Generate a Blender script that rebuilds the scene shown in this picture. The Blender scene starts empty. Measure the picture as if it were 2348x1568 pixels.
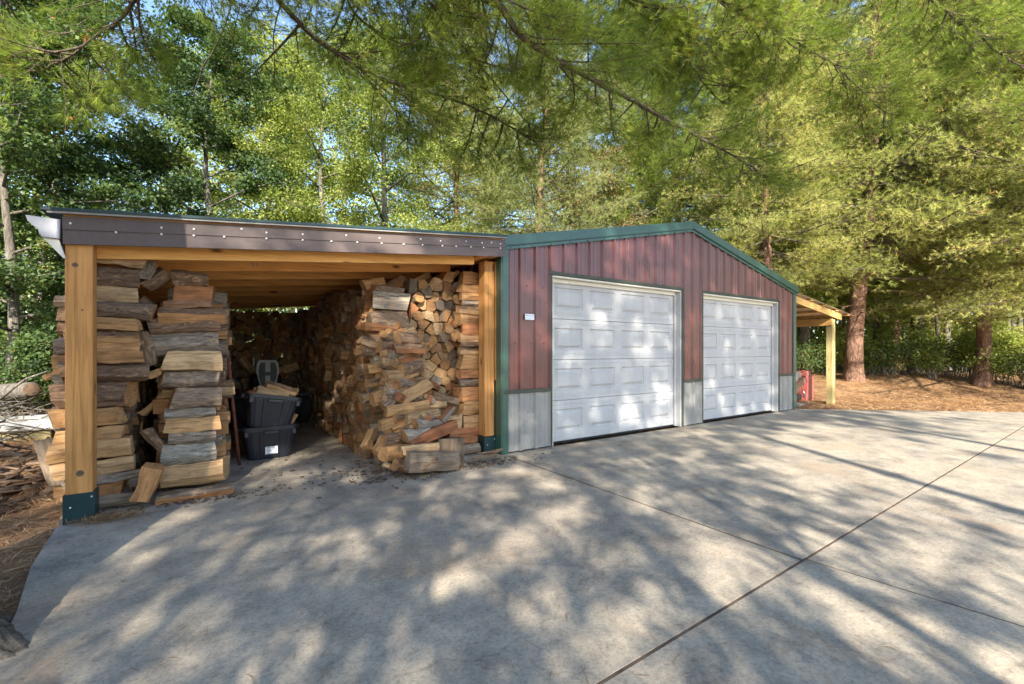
import bpy, bmesh, math, random
import numpy as np
from mathutils import Vector, Matrix, Euler

# ------------------------------------------------------------------ camera, sky, sun, exposure
S = bpy.context.scene
COL = S.collection
CH = 1.215                                   # camera height
FPX, CX, HY = 1029.0, 1173.5, 803.0          # focal length, centre and horizon in the 2347 px wide view
CA, SA = 0.829, 0.559                        # yaw
cam_d = bpy.data.cameras.new('camera')
cam = bpy.data.objects.new('camera', cam_d); COL.objects.link(cam)
cam_d.sensor_width = 36.0
cam_d.lens = 36.0 * FPX / 2347.0
cam_d.shift_y = 19.0 / 2347.0
cam_d.clip_start = 0.05; cam_d.clip_end = 2000
cam.location = (0, 0, CH)
cam.rotation_euler = (math.pi/2, 0, -math.atan2(SA, CA))
S.camera = cam

SUN_T = Vector((0.42, 0.80, -0.50)).normalized()     # way the light travels
sun_d = bpy.data.lights.new('sun', 'SUN'); sun_d.energy = 5.0; sun_d.angle = math.radians(0.55)
sun_d.color = (1.0, 0.93, 0.80)
sun = bpy.data.objects.new('sun', sun_d); COL.objects.link(sun)
sun.rotation_euler = SUN_T.to_track_quat('-Z', 'Y').to_euler()
world = bpy.data.worlds.new('World'); S.world = world; world.use_nodes = True
wn = world.node_tree; bg = wn.nodes['Background']
sky = wn.nodes.new('ShaderNodeTexSky'); sky.sky_type = 'NISHITA'; sky.sun_disc = False
sky.sun_elevation = math.asin(-SUN_T.z)
sky.sun_rotation = math.atan2(-SUN_T.x, -SUN_T.y)
sky.air_density = 1.0; sky.dust_density = 0.6; sky.ozone_density = 2.5
wn.links.new(sky.outputs[0], bg.inputs[0]); bg.inputs[1].default_value = 0.15
S.view_settings.view_transform = 'Standard'
try: S.view_settings.look = 'None'
except Exception: pass
S.view_settings.exposure = 1.68; S.view_settings.gamma = 1.0
S.view_settings.use_curve_mapping = False
S.cycles.max_bounces = 8; S.cycles.diffuse_bounces = 6; S.cycles.transmission_bounces = 4
S.cycles.use_adaptive_sampling = True

R = random.Random(7)
NR = np.random.default_rng(11)

# ------------------------------------------------------------------ coordinates
def W(px, depth, z=0.0):
    x = (px-CX)/FPX*depth
    return Vector((CA*x+SA*depth, -SA*x+CA*depth, z))
def Wp(px, py, depth):
    return W(px, depth, CH+(HY-py)/FPX*depth)
def G(px, py):                     # point of the ground
    d = CH*FPX/(py-HY); return W(px, d, 0)
def onY(px, py, Y):                # point of a plane Y = const
    r = (px-CX)/FPX; d = Y/(CA-SA*r)
    return Wp(px, py, d)
def onX(px, py, X):
    r = (px-CX)/FPX; d = X/(CA*r+SA)
    return Wp(px, py, d)

# ------------------------------------------------------------------ materials
MATS = {}
def new_mat(name):
    m = bpy.data.materials.new(name); m.use_nodes = True
    nt = m.node_tree; b = nt.nodes['Principled BSDF']
    b.inputs['Specular IOR Level'].default_value = 0.25
    MATS[name] = m
    return m, nt, b
def nd(nt, t, **kw):
    n = nt.nodes.new(t)
    for k, v in kw.items():
        if k.startswith('i_'):
            n.inputs[k[2:].replace('_', ' ')].default_value = v
        else: setattr(n, k, v)
    return n
def lk(nt, a, b): nt.links.new(a, b)
def ramp(nt, fac, stops, interp='LINEAR'):
    r = nt.nodes.new('ShaderNodeValToRGB'); r.color_ramp.interpolation = interp
    el = r.color_ramp.elements
    while len(el) < len(stops): el.new(0.5)
    for e, (p, c) in zip(el, stops):
        e.position = p; e.color = (c[0], c[1], c[2], 1) if len(c) == 3 else c
    lk(nt, fac, r.inputs[0]); return r.outputs[0]
def coord(nt, scale=(1,1,1), attr=None, rz=0.0):
    if attr: a = nd(nt, 'ShaderNodeAttribute', attribute_name=attr); o = a.outputs['Vector']
    else: o = nt.nodes.new('ShaderNodeTexCoord').outputs['Object']
    mp = nt.nodes.new('ShaderNodeMapping'); mp.inputs['Scale'].default_value = scale
    if rz:
        m0 = nt.nodes.new('ShaderNodeMapping'); m0.inputs['Rotation'].default_value = (0, 0, rz); lk(nt, o, m0.inputs[0]); o = m0.outputs[0]
    lk(nt, o, mp.inputs[0]); return mp.outputs[0]
def noise(nt, vec, scale, detail=6, rough=0.6, dist=0.0):
    n = nt.nodes.new('ShaderNodeTexNoise'); n.inputs['Scale'].default_value = scale
    n.inputs['Detail'].default_value = detail; n.inputs['Roughness'].default_value = rough
    n.inputs['Distortion'].default_value = dist
    lk(nt, vec, n.inputs['Vector']); return n.outputs['Fac']
def mix(nt, fac, a, b, mode='MIX'):
    m = nt.nodes.new('ShaderNodeMix'); m.data_type = 'RGBA'; m.blend_type = mode
    for s, v in ((m.inputs[0], fac), (m.inputs[6], a), (m.inputs[7], b)):
        if isinstance(v, (int, float)): s.default_value = v
        elif isinstance(v, tuple): s.default_value = (v[0], v[1], v[2], 1)
        else: lk(nt, v, s)
    return m.outputs[2]
def bump(nt, b, h, strength=0.5, dist=0.01, prev=None):
    n = nt.nodes.new('ShaderNodeBump'); n.inputs['Strength'].default_value = strength
    n.inputs['Distance'].default_value = dist; lk(nt, h, n.inputs['Height'])
    if prev is not None: lk(nt, prev, n.inputs['Normal'])
    lk(nt, n.outputs[0], b.inputs['Normal']); return n.outputs[0]
def maths(nt, op, a, b=0.0):
    m = nt.nodes.new('ShaderNodeMath'); m.operation = op
    for s, v in ((m.inputs[0], a), (m.inputs[1], b)):
        if isinstance(v, (int, float)): s.default_value = v
        else: lk(nt, v, s)
    return m.outputs[0]

def simple(name, col, rough=0.6, metal=0.0, spec=0.3, var=0.12, scale=6.0, bumps=0.0):
    m, nt, b = new_mat(name)
    v = coord(nt); n = noise(nt, v, scale, 5)
    c0 = tuple(max(0, x*(1-var)) for x in col); c1 = tuple(min(1, x*(1+var)) for x in col)
    lk(nt, ramp(nt, n, [(0.3, c0), (0.7, c1)]), b.inputs['Base Color'])
    b.inputs['Roughness'].default_value = rough; b.inputs['Metallic'].default_value = metal
    b.inputs['Specular IOR Level'].default_value = spec
    if bumps: bump(nt, b, noise(nt, v, scale*12, 4), bumps, 0.004)
    return m

def lumber(name, axis, light, dark, knotc=(0.10, 0.045, 0.018), rough=0.65):
    m, nt, b = new_mat(name)
    s = [9.0, 9.0, 9.0]; s[axis] = 0.55
    v = coord(nt, tuple(s))
    n1 = noise(nt, v, 2.2, 7, 0.6, 1.2)
    base = ramp(nt, n1, [(0.28, dark), (0.5, light), (0.75, tuple(min(1, x*1.18) for x in light))])
    s2 = [70.0]*3; s2[axis] = 1.6
    n2 = noise(nt, coord(nt, tuple(s2)), 1.5, 5, 0.6)
    fine = ramp(nt, n2, [(0.3, (0.55, 0.48, 0.42)), (0.42, (0.88, 0.85, 0.82)), (0.6, (1, 1, 1))])
    c = mix(nt, 0.8, base, fine, 'MULTIPLY')
    s3 = [5.5]*3; s3[axis] = 2.4
    vo = nt.nodes.new('ShaderNodeTexVoronoi'); vo.inputs['Scale'].default_value = 1.0
    lk(nt, coord(nt, tuple(s3)), vo.inputs['Vector'])
    kn = ramp(nt, vo.outputs['Distance'], [(0.10, (1, 1, 1)), (0.17, (0, 0, 0))])
    c = mix(nt, maths(nt, 'MULTIPLY', kn, 0.85), c, knotc)
    n3 = noise(nt, coord(nt, (1, 1, 1)), 1.7, 3)
    c = mix(nt, 0.6, c, ramp(nt, n3, [(0.35, (0.75, 0.75, 0.76)), (0.65, (1.05, 1.02, 1.0))]), 'MULTIPLY')
    oi = nt.nodes.new('ShaderNodeObjectInfo')
    c = mix(nt, 1.0, c, ramp(nt, oi.outputs['Random'], [(0, (0.80, 0.78, 0.76)), (1, (1.10, 1.08, 1.05))]), 'MULTIPLY')
    lk(nt, c, b.inputs['Base Color']); b.inputs['Roughness'].default_value = rough
    bump(nt, b, n2, 0.35, 0.002)
    return m
OR, ORD = (0.52, 0.27, 0.085), (0.36, 0.165, 0.045)
for i, ax in enumerate('xyz'):
    lumber('rafter_wood_'+ax, i, (0.86, 0.47, 0.15), (0.70, 0.34, 0.09))
    lumber('post_wood_'+ax, i, (0.62, 0.315, 0.105), (0.38, 0.175, 0.05))
lumber('fresh_pine_z', 2, (0.56, 0.47, 0.22), (0.42, 0.33, 0.13), (0.2, 0.12, 0.05))
lumber('fresh_pine_x', 0, (0.60, 0.40, 0.15), (0.45, 0.26, 0.09))
lumber('fresh_pine_y', 1, (0.55, 0.33, 0.11), (0.40, 0.22, 0.07))
lumber('old_timber', 0, (0.30, 0.28, 0.25), (0.18, 0.17, 0.15))

def log_mats():
    # attributes: lc = coordinates along (x) and across the log, tone = (wood tone, bark tone, brightness)
    def tone(nt):
        a = nd(nt, 'ShaderNodeAttribute', attribute_name='tone')
        s = nt.nodes.new('ShaderNodeSeparateXYZ'); lk(nt, a.outputs['Vector'], s.inputs[0]); return s.outputs
    def woodbase(nt, t):
        return ramp(nt, t[0], [(0.0, (0.58, 0.43, 0.26)), (0.3, (0.53, 0.315, 0.145)), (0.5, (0.45, 0.235, 0.10)),
                               (0.72, (0.38, 0.155, 0.075)), (0.86, (0.30, 0.22, 0.15)), (1.0, (0.27, 0.225, 0.18))])
    m, nt, b = new_mat('split_wood'); t = tone(nt)
    n1 = noise(nt, coord(nt, (1.6, 16, 16), 'lc'), 2.0, 7, 0.65, 0.8)
    c = mix(nt, 1.0, woodbase(nt, t), ramp(nt, n1, [(0.27, (0.35, 0.29, 0.25)), (0.45, (0.8, 0.77, 0.75)), (0.68, (1.2, 1.17, 1.12))]), 'MULTIPLY')
    n2 = noise(nt, coord(nt, (3.0, 60, 60), 'lc'), 1.6, 6, 0.7, 0.4)
    c = mix(nt, 0.8, c, ramp(nt, n2, [(0.32, (0.35, 0.28, 0.24)), (0.46, (1, 1, 1))]), 'MULTIPLY')
    n3 = noise(nt, coord(nt, (5, 5, 5), 'lc'), 1.2, 4, 0.6)
    c = mix(nt, 0.7, c, ramp(nt, n3, [(0.3, (0.62, 0.6, 0.6)), (0.6, (1.08, 1.05, 1.0))]), 'MULTIPLY')
    c = mix(nt, 1.0, c, t[2], 'MULTIPLY')
    lk(nt, c, b.inputs['Base Color']); b.inputs['Roughness'].default_value = 0.8
    p = bump(nt, b, n1, 0.7, 0.012); bump(nt, b, n2, 0.6, 0.004, p)
    m, nt, b = new_mat('log_end'); t = tone(nt)
    w = nt.nodes.new('ShaderNodeTexWave'); w.wave_type = 'RINGS'; w.rings_direction = 'X'
    w.inputs['Scale'].default_value = 22; w.inputs['Distortion'].default_value = 5; w.inputs['Detail'].default_value = 3
    lk(nt, coord(nt, (1, 1, 1), 'lc'), w.inputs['Vector'])
    c = mix(nt, 0.35, woodbase(nt, t), ramp(nt, w.outputs['Fac'], [(0.1, (0.55, 0.5, 0.45)), (0.7, (1.05, 1.03, 1.0))]), 'MULTIPLY')
    n3 = noise(nt, coord(nt, (9, 9, 9), 'lc'), 1.4, 6, 0.7)
    c = mix(nt, 0.9, c, ramp(nt, n3, [(0.3, (0.4, 0.37, 0.35)), (0.5, (0.85, 0.82, 0.8)), (0.7, (1.1, 1.08, 1.0))]), 'MULTIPLY')
    n2 = noise(nt, coord(nt, (20, 10, 55), 'lc'), 1.3, 5, 0.7)
    c = mix(nt, 0.8, c, ramp(nt, n2, [(0.36, (0.25, 0.2, 0.18)), (0.46, (1, 1, 1))]), 'MULTIPLY')
    c = mix(nt, 1.0, c, t[2], 'MULTIPLY')
    lk(nt, c, b.inputs['Base Color']); b.inputs['Roughness'].default_value = 0.88
    bump(nt, b, n2, 0.6, 0.006)
    m, nt, b = new_mat('bark'); t = tone(nt)
    v = coord(nt, (2.2, 11, 11), 'lc')
    n1 = noise(nt, v, 2.6, 8, 0.7, 1.5)
    base = ramp(nt, t[1], [(0.0, (0.20, 0.12, 0.07)), (0.4, (0.23, 0.15, 0.10)), (0.7, (0.28, 0.225, 0.18)), (1.0, (0.37, 0.345, 0.30))])
    c = mix(nt, 1.0, base, ramp(nt, n1, [(0.3, (0.22, 0.2, 0.2)), (0.48, (0.8, 0.78, 0.75)), (0.68, (1.5, 1.45, 1.38))]), 'MULTIPLY')
    n2 = noise(nt, coord(nt, (5, 9, 9), 'lc'), 1.3, 5, 0.6, 2.0)
    c = mix(nt, ramp(nt, n2, [(0.57, (0, 0, 0)), (0.64, (0.8, 0.8, 0.8))]), c, (0.42, 0.28, 0.16))
    lk(nt, c, b.inputs['Base Color']); b.inputs['Roughness'].default_value = 0.92
    bump(nt, b, n1, 1.0, 0.02)
log_mats()

def tree_bark(name, c0, c1, c2):
    m, nt, b = new_mat(name)
    v = coord(nt, (7, 7, 1.5)); n1 = noise(nt, v, 2.4, 8, 0.68, 1.0)
    n2 = noise(nt, coord(nt, (1, 1, 1)), 1.5, 4)
    c = ramp(nt, n1, [(0.3, c0), (0.5, c1), (0.72, c2)])
    c = mix(nt, 0.7, c, ramp(nt, n2, [(0.3, (0.7, 0.7, 0.7)), (0.7, (1.15, 1.1, 1.05))]), 'MULTIPLY')
    lk(nt, c, b.inputs['Base Color']); b.inputs['Roughness'].default_value = 0.93
    bump(nt, b, n1, 1.0, 0.035)
tree_bark('pine_bark', (0.045, 0.027, 0.02), (0.18, 0.10, 0.068), (0.33, 0.215, 0.155))
tree_bark('grey_bark', (0.04, 0.035, 0.03), (0.14, 0.125, 0.105), (0.29, 0.26, 0.22))
tree_bark('twig_bark', (0.05, 0.04, 0.03), (0.12, 0.095, 0.07), (0.22, 0.18, 0.14))

def leaf_mat(name, stops, trans=0.45, rough=0.55, spec=0.2):
    m, nt, b = new_mat(name)
    a = nd(nt, 'ShaderNodeAttribute', attribute_name='tone')
    sp = nt.nodes.new('ShaderNodeSeparateXYZ'); lk(nt, a.outputs['Vector'], sp.inputs[0])
    c = ramp(nt, sp.outputs[0], stops)
    oi = nt.nodes.new('ShaderNodeObjectInfo')
    c = mix(nt, 1.0, c, ramp(nt, oi.outputs['Random'], [(0, (0.82, 0.86, 0.85)), (1, (1.15, 1.1, 1.0))]), 'MULTIPLY')
    lk(nt, c, b.inputs['Base Color']); b.inputs['Roughness'].default_value = rough
    b.inputs['Specular IOR Level'].default_value = spec
    tr = nt.nodes.new('ShaderNodeBsdfTranslucent')
    c2 = mix(nt, 1.0, c, (1.25, 1.35, 0.6), 'MULTIPLY'); lk(nt, c2, tr.inputs[0])
    mx = nt.nodes.new('ShaderNodeMixShader'); mx.inputs[0].default_value = trans
    lk(nt, b.outputs[0], mx.inputs[1]); lk(nt, tr.outputs[0], mx.inputs[2])
    lk(nt, mx.outputs[0], nt.nodes['Material Output'].inputs[0])
    return m
leaf_mat('needles_bright', [(0, (0.14, 0.17, 0.05)), (0.5, (0.36, 0.38, 0.14)), (0.85, (0.58, 0.56, 0.26)), (0.94, (0.62, 0.56, 0.28)), (1, (0.36, 0.17, 0.06))], 0.5)
leaf_mat('needles_green', [(0, (0.09, 0.14, 0.03)), (0.5, (0.24, 0.31, 0.06)), (0.9, (0.40, 0.44, 0.11)), (1, (0.22, 0.16, 0.05))], 0.5)
leaf_mat('leaves_dark', [(0, (0.035, 0.06, 0.028)), (0.6, (0.09, 0.145, 0.055)), (0.93, (0.17, 0.23, 0.07)), (0.97, (0.22, 0.18, 0.04)), (1, (0.24, 0.10, 0.03))], 0.4)
leaf_mat('leaves_light', [(0, (0.09, 0.13, 0.035)), (0.5, (0.26, 0.31, 0.09)), (0.85, (0.46, 0.47, 0.16)), (1, (0.30, 0.24, 0.08))], 0.5)
leaf_mat('leaves_rust', [(0, (0.14, 0.13, 0.06)), (0.5, (0.26, 0.2, 0.10)), (1, (0.36, 0.20, 0.11))], 0.4)
leaf_mat('straw', [(0, (0.20, 0.085, 0.035)), (0.5, (0.33, 0.18, 0.09)), (0.85, (0.46, 0.30, 0.17)), (1, (0.6, 0.45, 0.25))], 0.1, 0.7)

def concrete(name, k=1.0):
    m, nt, b = new_mat(name)
    v = coord(nt, (1, 1, 1))
    n1 = noise(nt, v, 0.55, 6, 0.62, 0.5)
    c = ramp(nt, n1, [(0.30, (0.29*k, 0.25*k, 0.205*k)), (0.5, (0.39*k, 0.335*k, 0.265*k)), (0.7, (0.48*k, 0.405*k, 0.31*k))])
    n2 = noise(nt, v, 3.6, 9, 0.72)
    c = mix(nt, 0.95, c, ramp(nt, n2, [(0.3, (0.52, 0.52, 0.53)), (0.5, (0.93, 0.93, 0.92)), (0.7, (1.22, 1.18, 1.12))]), 'MULTIPLY')
    n5 = noise(nt, v, 1.3, 4, 0.5, 1.0)                    # rusty needle stains
    c = mix(nt, ramp(nt, n5, [(0.56, (0, 0, 0)), (0.72, (0.5, 0.5, 0.5))]), c, (0.34, 0.235, 0.15))
    n6 = noise(nt, v, 0.8, 7, 0.7, 1.5)                    # dark damp stains
    c = mix(nt, ramp(nt, n6, [(0.50, (0, 0, 0)), (0.66, (0.75, 0.75, 0.75))]), c, ramp(nt, n2, [(0.35, (0.12, 0.11, 0.10)), (0.65, (0.30, 0.27, 0.235))]))
    vo = nt.nodes.new('ShaderNodeTexVoronoi'); vo.feature = 'DISTANCE_TO_EDGE'; vo.inputs['Scale'].default_value = 0.34
    dn = nd(nt, 'ShaderNodeTexNoise'); dn.inputs['Scale'].default_value = 1.5; dn.inputs['Detail'].default_value = 6; lk(nt, v, dn.inputs['Vector'])
    va = nt.nodes.new('ShaderNodeVectorMath'); va.operation = 'MULTIPLY_ADD'; lk(nt, dn.outputs['Color'], va.inputs[0]); va.inputs[1].default_value = (0.9, 0.9, 0); lk(nt, v, va.inputs[2])
    lk(nt, va.outputs[0], vo.inputs['Vector'])
    c = mix(nt, 0.3, c, ramp(nt, vo.outputs['Distance'], [(0.0, (0.35, 0.32, 0.3)), (0.0022, (1, 1, 1))]), 'MULTIPLY')   # hairline cracks
    n3 = noise(nt, v, 55, 6, 0.8)
    c = mix(nt, 0.8, c, ramp(nt, n3, [(0.34, (0.58, 0.57, 0.57)), (0.5, (1, 1, 1)), (0.68, (1.22, 1.21, 1.19))]), 'MULTIPLY')
    for rz_, sc_, amt in ((0.35, (5, 34, 1), 0.55), (1.25, (6, 40, 1), 0.5), (2.2, (5, 37, 1), 0.5), (2.85, (9, 60, 1), 0.45)):
        s1 = noise(nt, coord(nt, sc_, None, rz_), 1.6, 6, 0.75, 2.8)       # dry needles, broom marks
        c = mix(nt, amt, c, ramp(nt, s1, [(0.35, (0.42, 0.39, 0.37)), (0.43, (1, 1, 1))]), 'MULTIPLY')
    lk(nt, c, b.inputs['Base Color']); b.inputs['Roughness'].default_value = 0.85
    p = bump(nt, b, n3, 0.45, 0.003); bump(nt, b, n2, 0.3, 0.01, p)
concrete('slab_concrete')
simple('joint_dark', (0.11, 0.075, 0.055), 0.95, var=0.4, scale=12)

def ground_mat():
    m, nt, b = new_mat('pine_straw_ground')
    v = coord(nt, (1, 1, 1))
    a1 = noise(nt, coord(nt, (5, 42, 5)), 1.2, 7, 0.75, 2.5); a2 = noise(nt, coord(nt, (36, 5, 5)), 1.3, 7, 0.75, 2.5)
    mx = maths(nt, 'MAXIMUM', a1, a2)
    c = ramp(nt, mx, [(0.42, (0.10, 0.05, 0.028)), (0.55, (0.27, 0.155, 0.085)), (0.7, (0.45, 0.30, 0.18))])
    n1 = noise(nt, v, 0.9, 6, 0.65)
    c = mix(nt, ramp(nt, n1, [(0.4, (0, 0, 0)), (0.6, (0.75, 0.75, 0.75))]), c, (0.42, 0.27, 0.145))
    n2 = noise(nt, v, 3.0, 6, 0.7)
    c = mix(nt, 0.8, c, ramp(nt, n2, [(0.3, (0.5, 0.47, 0.45)), (0.6, (1.1, 1.07, 1.03))]), 'MULTIPLY')
    lk(nt, c, b.inputs['Base Color']); b.inputs['Roughness'].default_value = 0.95
    p = bump(nt, b, mx, 0.8, 0.02); bump(nt, b, n2, 0.6, 0.05, p)
ground_mat()

def painted_metal(name, col, rough, spec=0.5, coat=0.0, streak=0.15, metal=0.0):
    m, nt, b = new_mat(name)
    n = noise(nt, coord(nt, (6, 6, 0.9)), 1.6, 6, 0.6)
    lo = tuple(x*(1-streak) for x in col); hi = tuple(min(1, x*(1+streak)) for x in col)
    c = ramp(nt, n, [(0.3, lo), (0.7, hi)])
    n2 = noise(nt, coord(nt), 30, 6, 0.7)
    c = mix(nt, 0.35, c, ramp(nt, n2, [(0.3, (0.75, 0.74, 0.72)), (0.6, (1, 1, 1))]), 'MULTIPLY')
    lk(nt, c, b.inputs['Base Color'])
    lk(nt, ramp(nt, n2, [(0.3, (rough*1.3,)*3), (0.7, (rough*0.85,)*3)]), b.inputs['Roughness'])
    b.inputs['Specular IOR Level'].default_value = spec; b.inputs['Metallic'].default_value = metal
    b.inputs['Coat Weight'].default_value = coat; b.inputs['Coat Roughness'].default_value = 0.2
    n3 = noise(nt, coord(nt, (3, 3, 1.2)), 1.5, 2); bump(nt, b, n3, 0.25, 0.01)
painted_metal('maroon_metal', (0.135, 0.038, 0.030), 0.33, 0.6, 0.3, streak=0.05)
painted_metal('grey_metal', (0.27, 0.26, 0.245), 0.4, 0.5, streak=0.06)
painted_metal('green_metal', (0.032, 0.085, 0.060), 0.35, 0.6, 0.2)
painted_metal('dark_green_metal', (0.008, 0.035, 0.038), 0.4, 0.5)
painted_metal('trim_olive', (0.055, 0.062, 0.045), 0.5, 0.4)
painted_metal('brown_metal', (0.10, 0.072, 0.066), 0.5, 0.45, streak=0.08)
painted_metal('white_door', (0.45, 0.445, 0.445), 0.45, 0.4, streak=0.06)
painted_metal('cream_vinyl', (0.70, 0.67, 0.58), 0.5, 0.4, streak=0.05)
painted_metal('gutter_white', (0.40, 0.40, 0.43), 0.4, 0.4, streak=0.08)
simple('screw_white', (0.8, 0.78, 0.75), 0.4)
simple('screw_dark', (0.03, 0.03, 0.03), 0.5)
simple('rubber', (0.02, 0.02, 0.022), 0.75, var=0.3)
simple('tote_plastic', (0.012, 0.014, 0.022), 0.38, spec=0.5, var=0.25, scale=9)
simple('rust', (0.16, 0.055, 0.03), 0.75, var=0.45, scale=22)
simple('paper', (0.78, 0.8, 0.84), 0.6, var=0.03)
simple('print_grey', (0.25, 0.28, 0.34), 0.7, var=0.1)
simple('seat_grey', (0.42, 0.42, 0.39), 0.6, var=0.12)
simple('seat_dark', (0.10, 0.105, 0.10), 0.7, var=0.2)
simple('tractor_dark', (0.028, 0.03, 0.036), 0.5, var=0.25)
simple('chrome', (0.6, 0.6, 0.62), 0.25, 0.9, var=0.05)
simple('mower_red', (0.30, 0.075, 0.065), 0.4, spec=0.5, var=0.2, scale=14)
simple('mower_grey', (0.22, 0.20, 0.18), 0.55, var=0.2)
simple('mower_brown', (0.17, 0.10, 0.07), 0.6, var=0.3)
simple('stone_pale', (0.40, 0.39, 0.36), 0.85, var=0.2, scale=9, bumps=0.4)
simple('moss_wood', (0.17, 0.145, 0.07), 0.9, var=0.35, scale=7, bumps=0.5)
simple('debris_bark', (0.13, 0.085, 0.055), 0.95, var=0.5, scale=10, bumps=0.8)
simple('roof_clear', (0.55, 0.5, 0.4), 0.35, 0.3)

# ------------------------------------------------------------------ object helpers
def tag(o, label=None, cat=None, group=None, kind=None):
    if label: o['label'] = label
    if cat: o['category'] = cat
    if group: o['group'] = group
    if kind: o['kind'] = kind
    return o
def empty(name, loc, label, cat, group=None, rz=0.0):
    o = bpy.data.objects.new(name, None); COL.objects.link(o); o.location = loc; o.rotation_euler = (0, 0, rz)
    o.empty_display_size = 0.2
    return tag(o, label, cat, group)
def link(name, me, parent=None):
    o = bpy.data.objects.new(name, me); COL.objects.link(o)
    if parent is not None: o.parent = parent
    return o
def mesh_pf(name, verts, faces, mats, midx=None, smooth=False):
    me = bpy.data.meshes.new(name); me.from_pydata([tuple(v) for v in verts], [], faces)
    for m in mats: me.materials.append(MATS[m])
    if midx is not None: me.polygons.foreach_set('material_index', midx)
    if smooth: me.polygons.foreach_set('use_smooth', [True]*len(me.polygons))
    me.update(); return me
def rel(parent, p):          # world point to the parent's space (parents are unrotated empties here)
    return Vector(p)-parent.location if parent is not None else Vector(p)
def box(name, a, b, mat, parent=None, bevel=0.004, rot=None, piv=None):
    """box between two world corners, optional euler about its centre; origin at its centre"""
    a, b = Vector(a), Vector(b); c = (a+b)/2; s = (b-a)/2
    bm = bmesh.new(); bmesh.ops.create_cube(bm, size=2)
    for v in bm.verts: v.co = Vector((v.co.x*abs(s.x), v.co.y*abs(s.y), v.co.z*abs(s.z)))
    if bevel: bmesh.ops.bevel(bm, geom=list(bm.edges), offset=min(bevel, min(abs(s.x), abs(s.y), abs(s.z))*0.6), segments=1, affect='EDGES')
    me = bpy.data.meshes.new(name); bm.to_mesh(me); bm.free(); me.materials.append(MATS[mat])
    o = link(name, me, parent); o.location = rel(parent, c)
    if rot: o.rotation_euler = rot
    return o
def prism(name, pts, d, mat, parent=None):
    """polygon of world points extruded by vector d"""
    pts = [rel(parent, p) for p in pts]; d = Vector(d); n = len(pts)
    v = pts+[p+d for p in pts]
    f = [tuple(range(n)), tuple(range(2*n-1, n-1, -1))]+[(i, i+n, (i+1) % n+n, (i+1) % n) for i in range(n)]
    me = mesh_pf(name, v, f, [mat])
    bm = bmesh.new(); bm.from_mesh(me); bmesh.ops.recalc_face_normals(bm, faces=bm.faces); bm.to_mesh(me); bm.free()
    return link(name, me, parent)
def tube_arr(pts, rad, n=6, cap=True):
    pts = np.asarray(pts, float); m = len(pts)
    tan = np.gradient(pts, axis=0); tan /= np.linalg.norm(tan, axis=1)[:, None]+1e-9
    ref = np.array([0.13, 0.31, 0.94]); 
    if abs(tan.mean(0) @ ref) > 0.9: ref = np.array([1.0, 0.1, 0])
    u = np.cross(tan, ref); u /= np.linalg.norm(u, axis=1)[:, None]+1e-9
    w = np.cross(tan, u); a = np.arange(n)*2*np.pi/n
    r = np.asarray(rad, float)
    if r.ndim == 1: r = np.repeat(r[:, None], n, 1)
    V = pts[:, None, :]+r[:, :, None]*(np.cos(a)[None, :, None]*u[:, None, :]+np.sin(a)[None, :, None]*w[:, None, :])
    V = V.reshape(-1, 3); F = []
    i = np.arange(m-1)[:, None]*n; j = np.arange(n)[None, :]; k = (j+1) % n
    q = np.stack([i+j, i+k, i+n+k, i+n+j], -1).reshape(-1, 4)
    T = np.concatenate([q[:, [0, 1, 2]], q[:, [0, 2, 3]]])
    if cap:
        V = np.concatenate([V, pts[:1], pts[-1:]]); c0, c1 = m*n, m*n+1
        jj = np.arange(n); kk = (jj+1) % n
        T = np.concatenate([T, np.stack([np.full(n, c0), kk, jj], 1), np.stack([np.full(n, c1), (m-1)*n+jj, (m-1)*n+kk], 1)])
    return V, T
class Acc:
    def __init__(s): s.V = []; s.T = []; s.M = []; s.C = []; s.n = 0
    def add(s, V, T, mat=0, tone=None):
        V = np.asarray(V, float); T = np.asarray(T, int)
        s.V.append(V); s.T.append(T+s.n); s.M.append(np.full(len(T), mat, int)); s.n += len(V)
        if tone is None: tone = np.zeros((len(V), 3))
        s.C.append(tone)
    def mesh(s, name, mats, smooth=False):
        V = np.concatenate(s.V); T = np.concatenate(s.T); M = np.concatenate(s.M); C = np.concatenate(s.C)
        me = bpy.data.meshes.new(name)
        me.vertices.add(len(V)); me.vertices.foreach_set('co', V.ravel())
        me.loops.add(len(T)*3); me.loops.foreach_set('vertex_index', T.ravel())
        me.polygons.add(len(T)); me.polygons.foreach_set('loop_start', np.arange(len(T))*3)
        me.polygons.foreach_set('loop_total', np.full(len(T), 3))
        for m in mats: me.materials.append(MATS[m])
        me.polygons.foreach_set('material_index', M)
        if smooth: me.polygons.foreach_set('use_smooth', np.ones(len(T), bool))
        at = me.attributes.new('tone', 'FLOAT_VECTOR', 'POINT'); at.data.foreach_set('vector', C.ravel())
        me.update(calc_edges=True); return me

# ------------------------------------------------------------------ ground and slab
def sm(a, b, x): 
    t = np.clip((x-a)/(b-a), 0, 1); return t*t*(3-2*t)
def terrain(x, y):
    d = SA*x+CA*y; l = CA*x-SA*y
    z = -0.045+0.0*x
    z = z+0.40*sm(11.3, 15.0, d)*sm(2.0, 5.0, l)
    z = z+0.8*sm(18, 60, d)
    out = sm(0.15, 1.2, np.maximum(np.maximum(-0.9-x, x-10.2), y-11.0))
    z = z+out*(0.03*np.sin(x*2.1+1.3*y)+0.025*np.sin(1.7*y-x*3.1)+0.012*np.sin(7.3*x+3.7*y)+0.010*np.sin(11*y-5*x))
    z = z+0.16*np.exp(-((x+2.6)**2/1.1+(y-6.9)**2/2.2))
    rgt = sm(9.9, 10.6, x)*sm(3.2, 4.6, y)
    z = z-0.07*rgt*(1-sm(11.3, 13.5, d))
    return z
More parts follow.
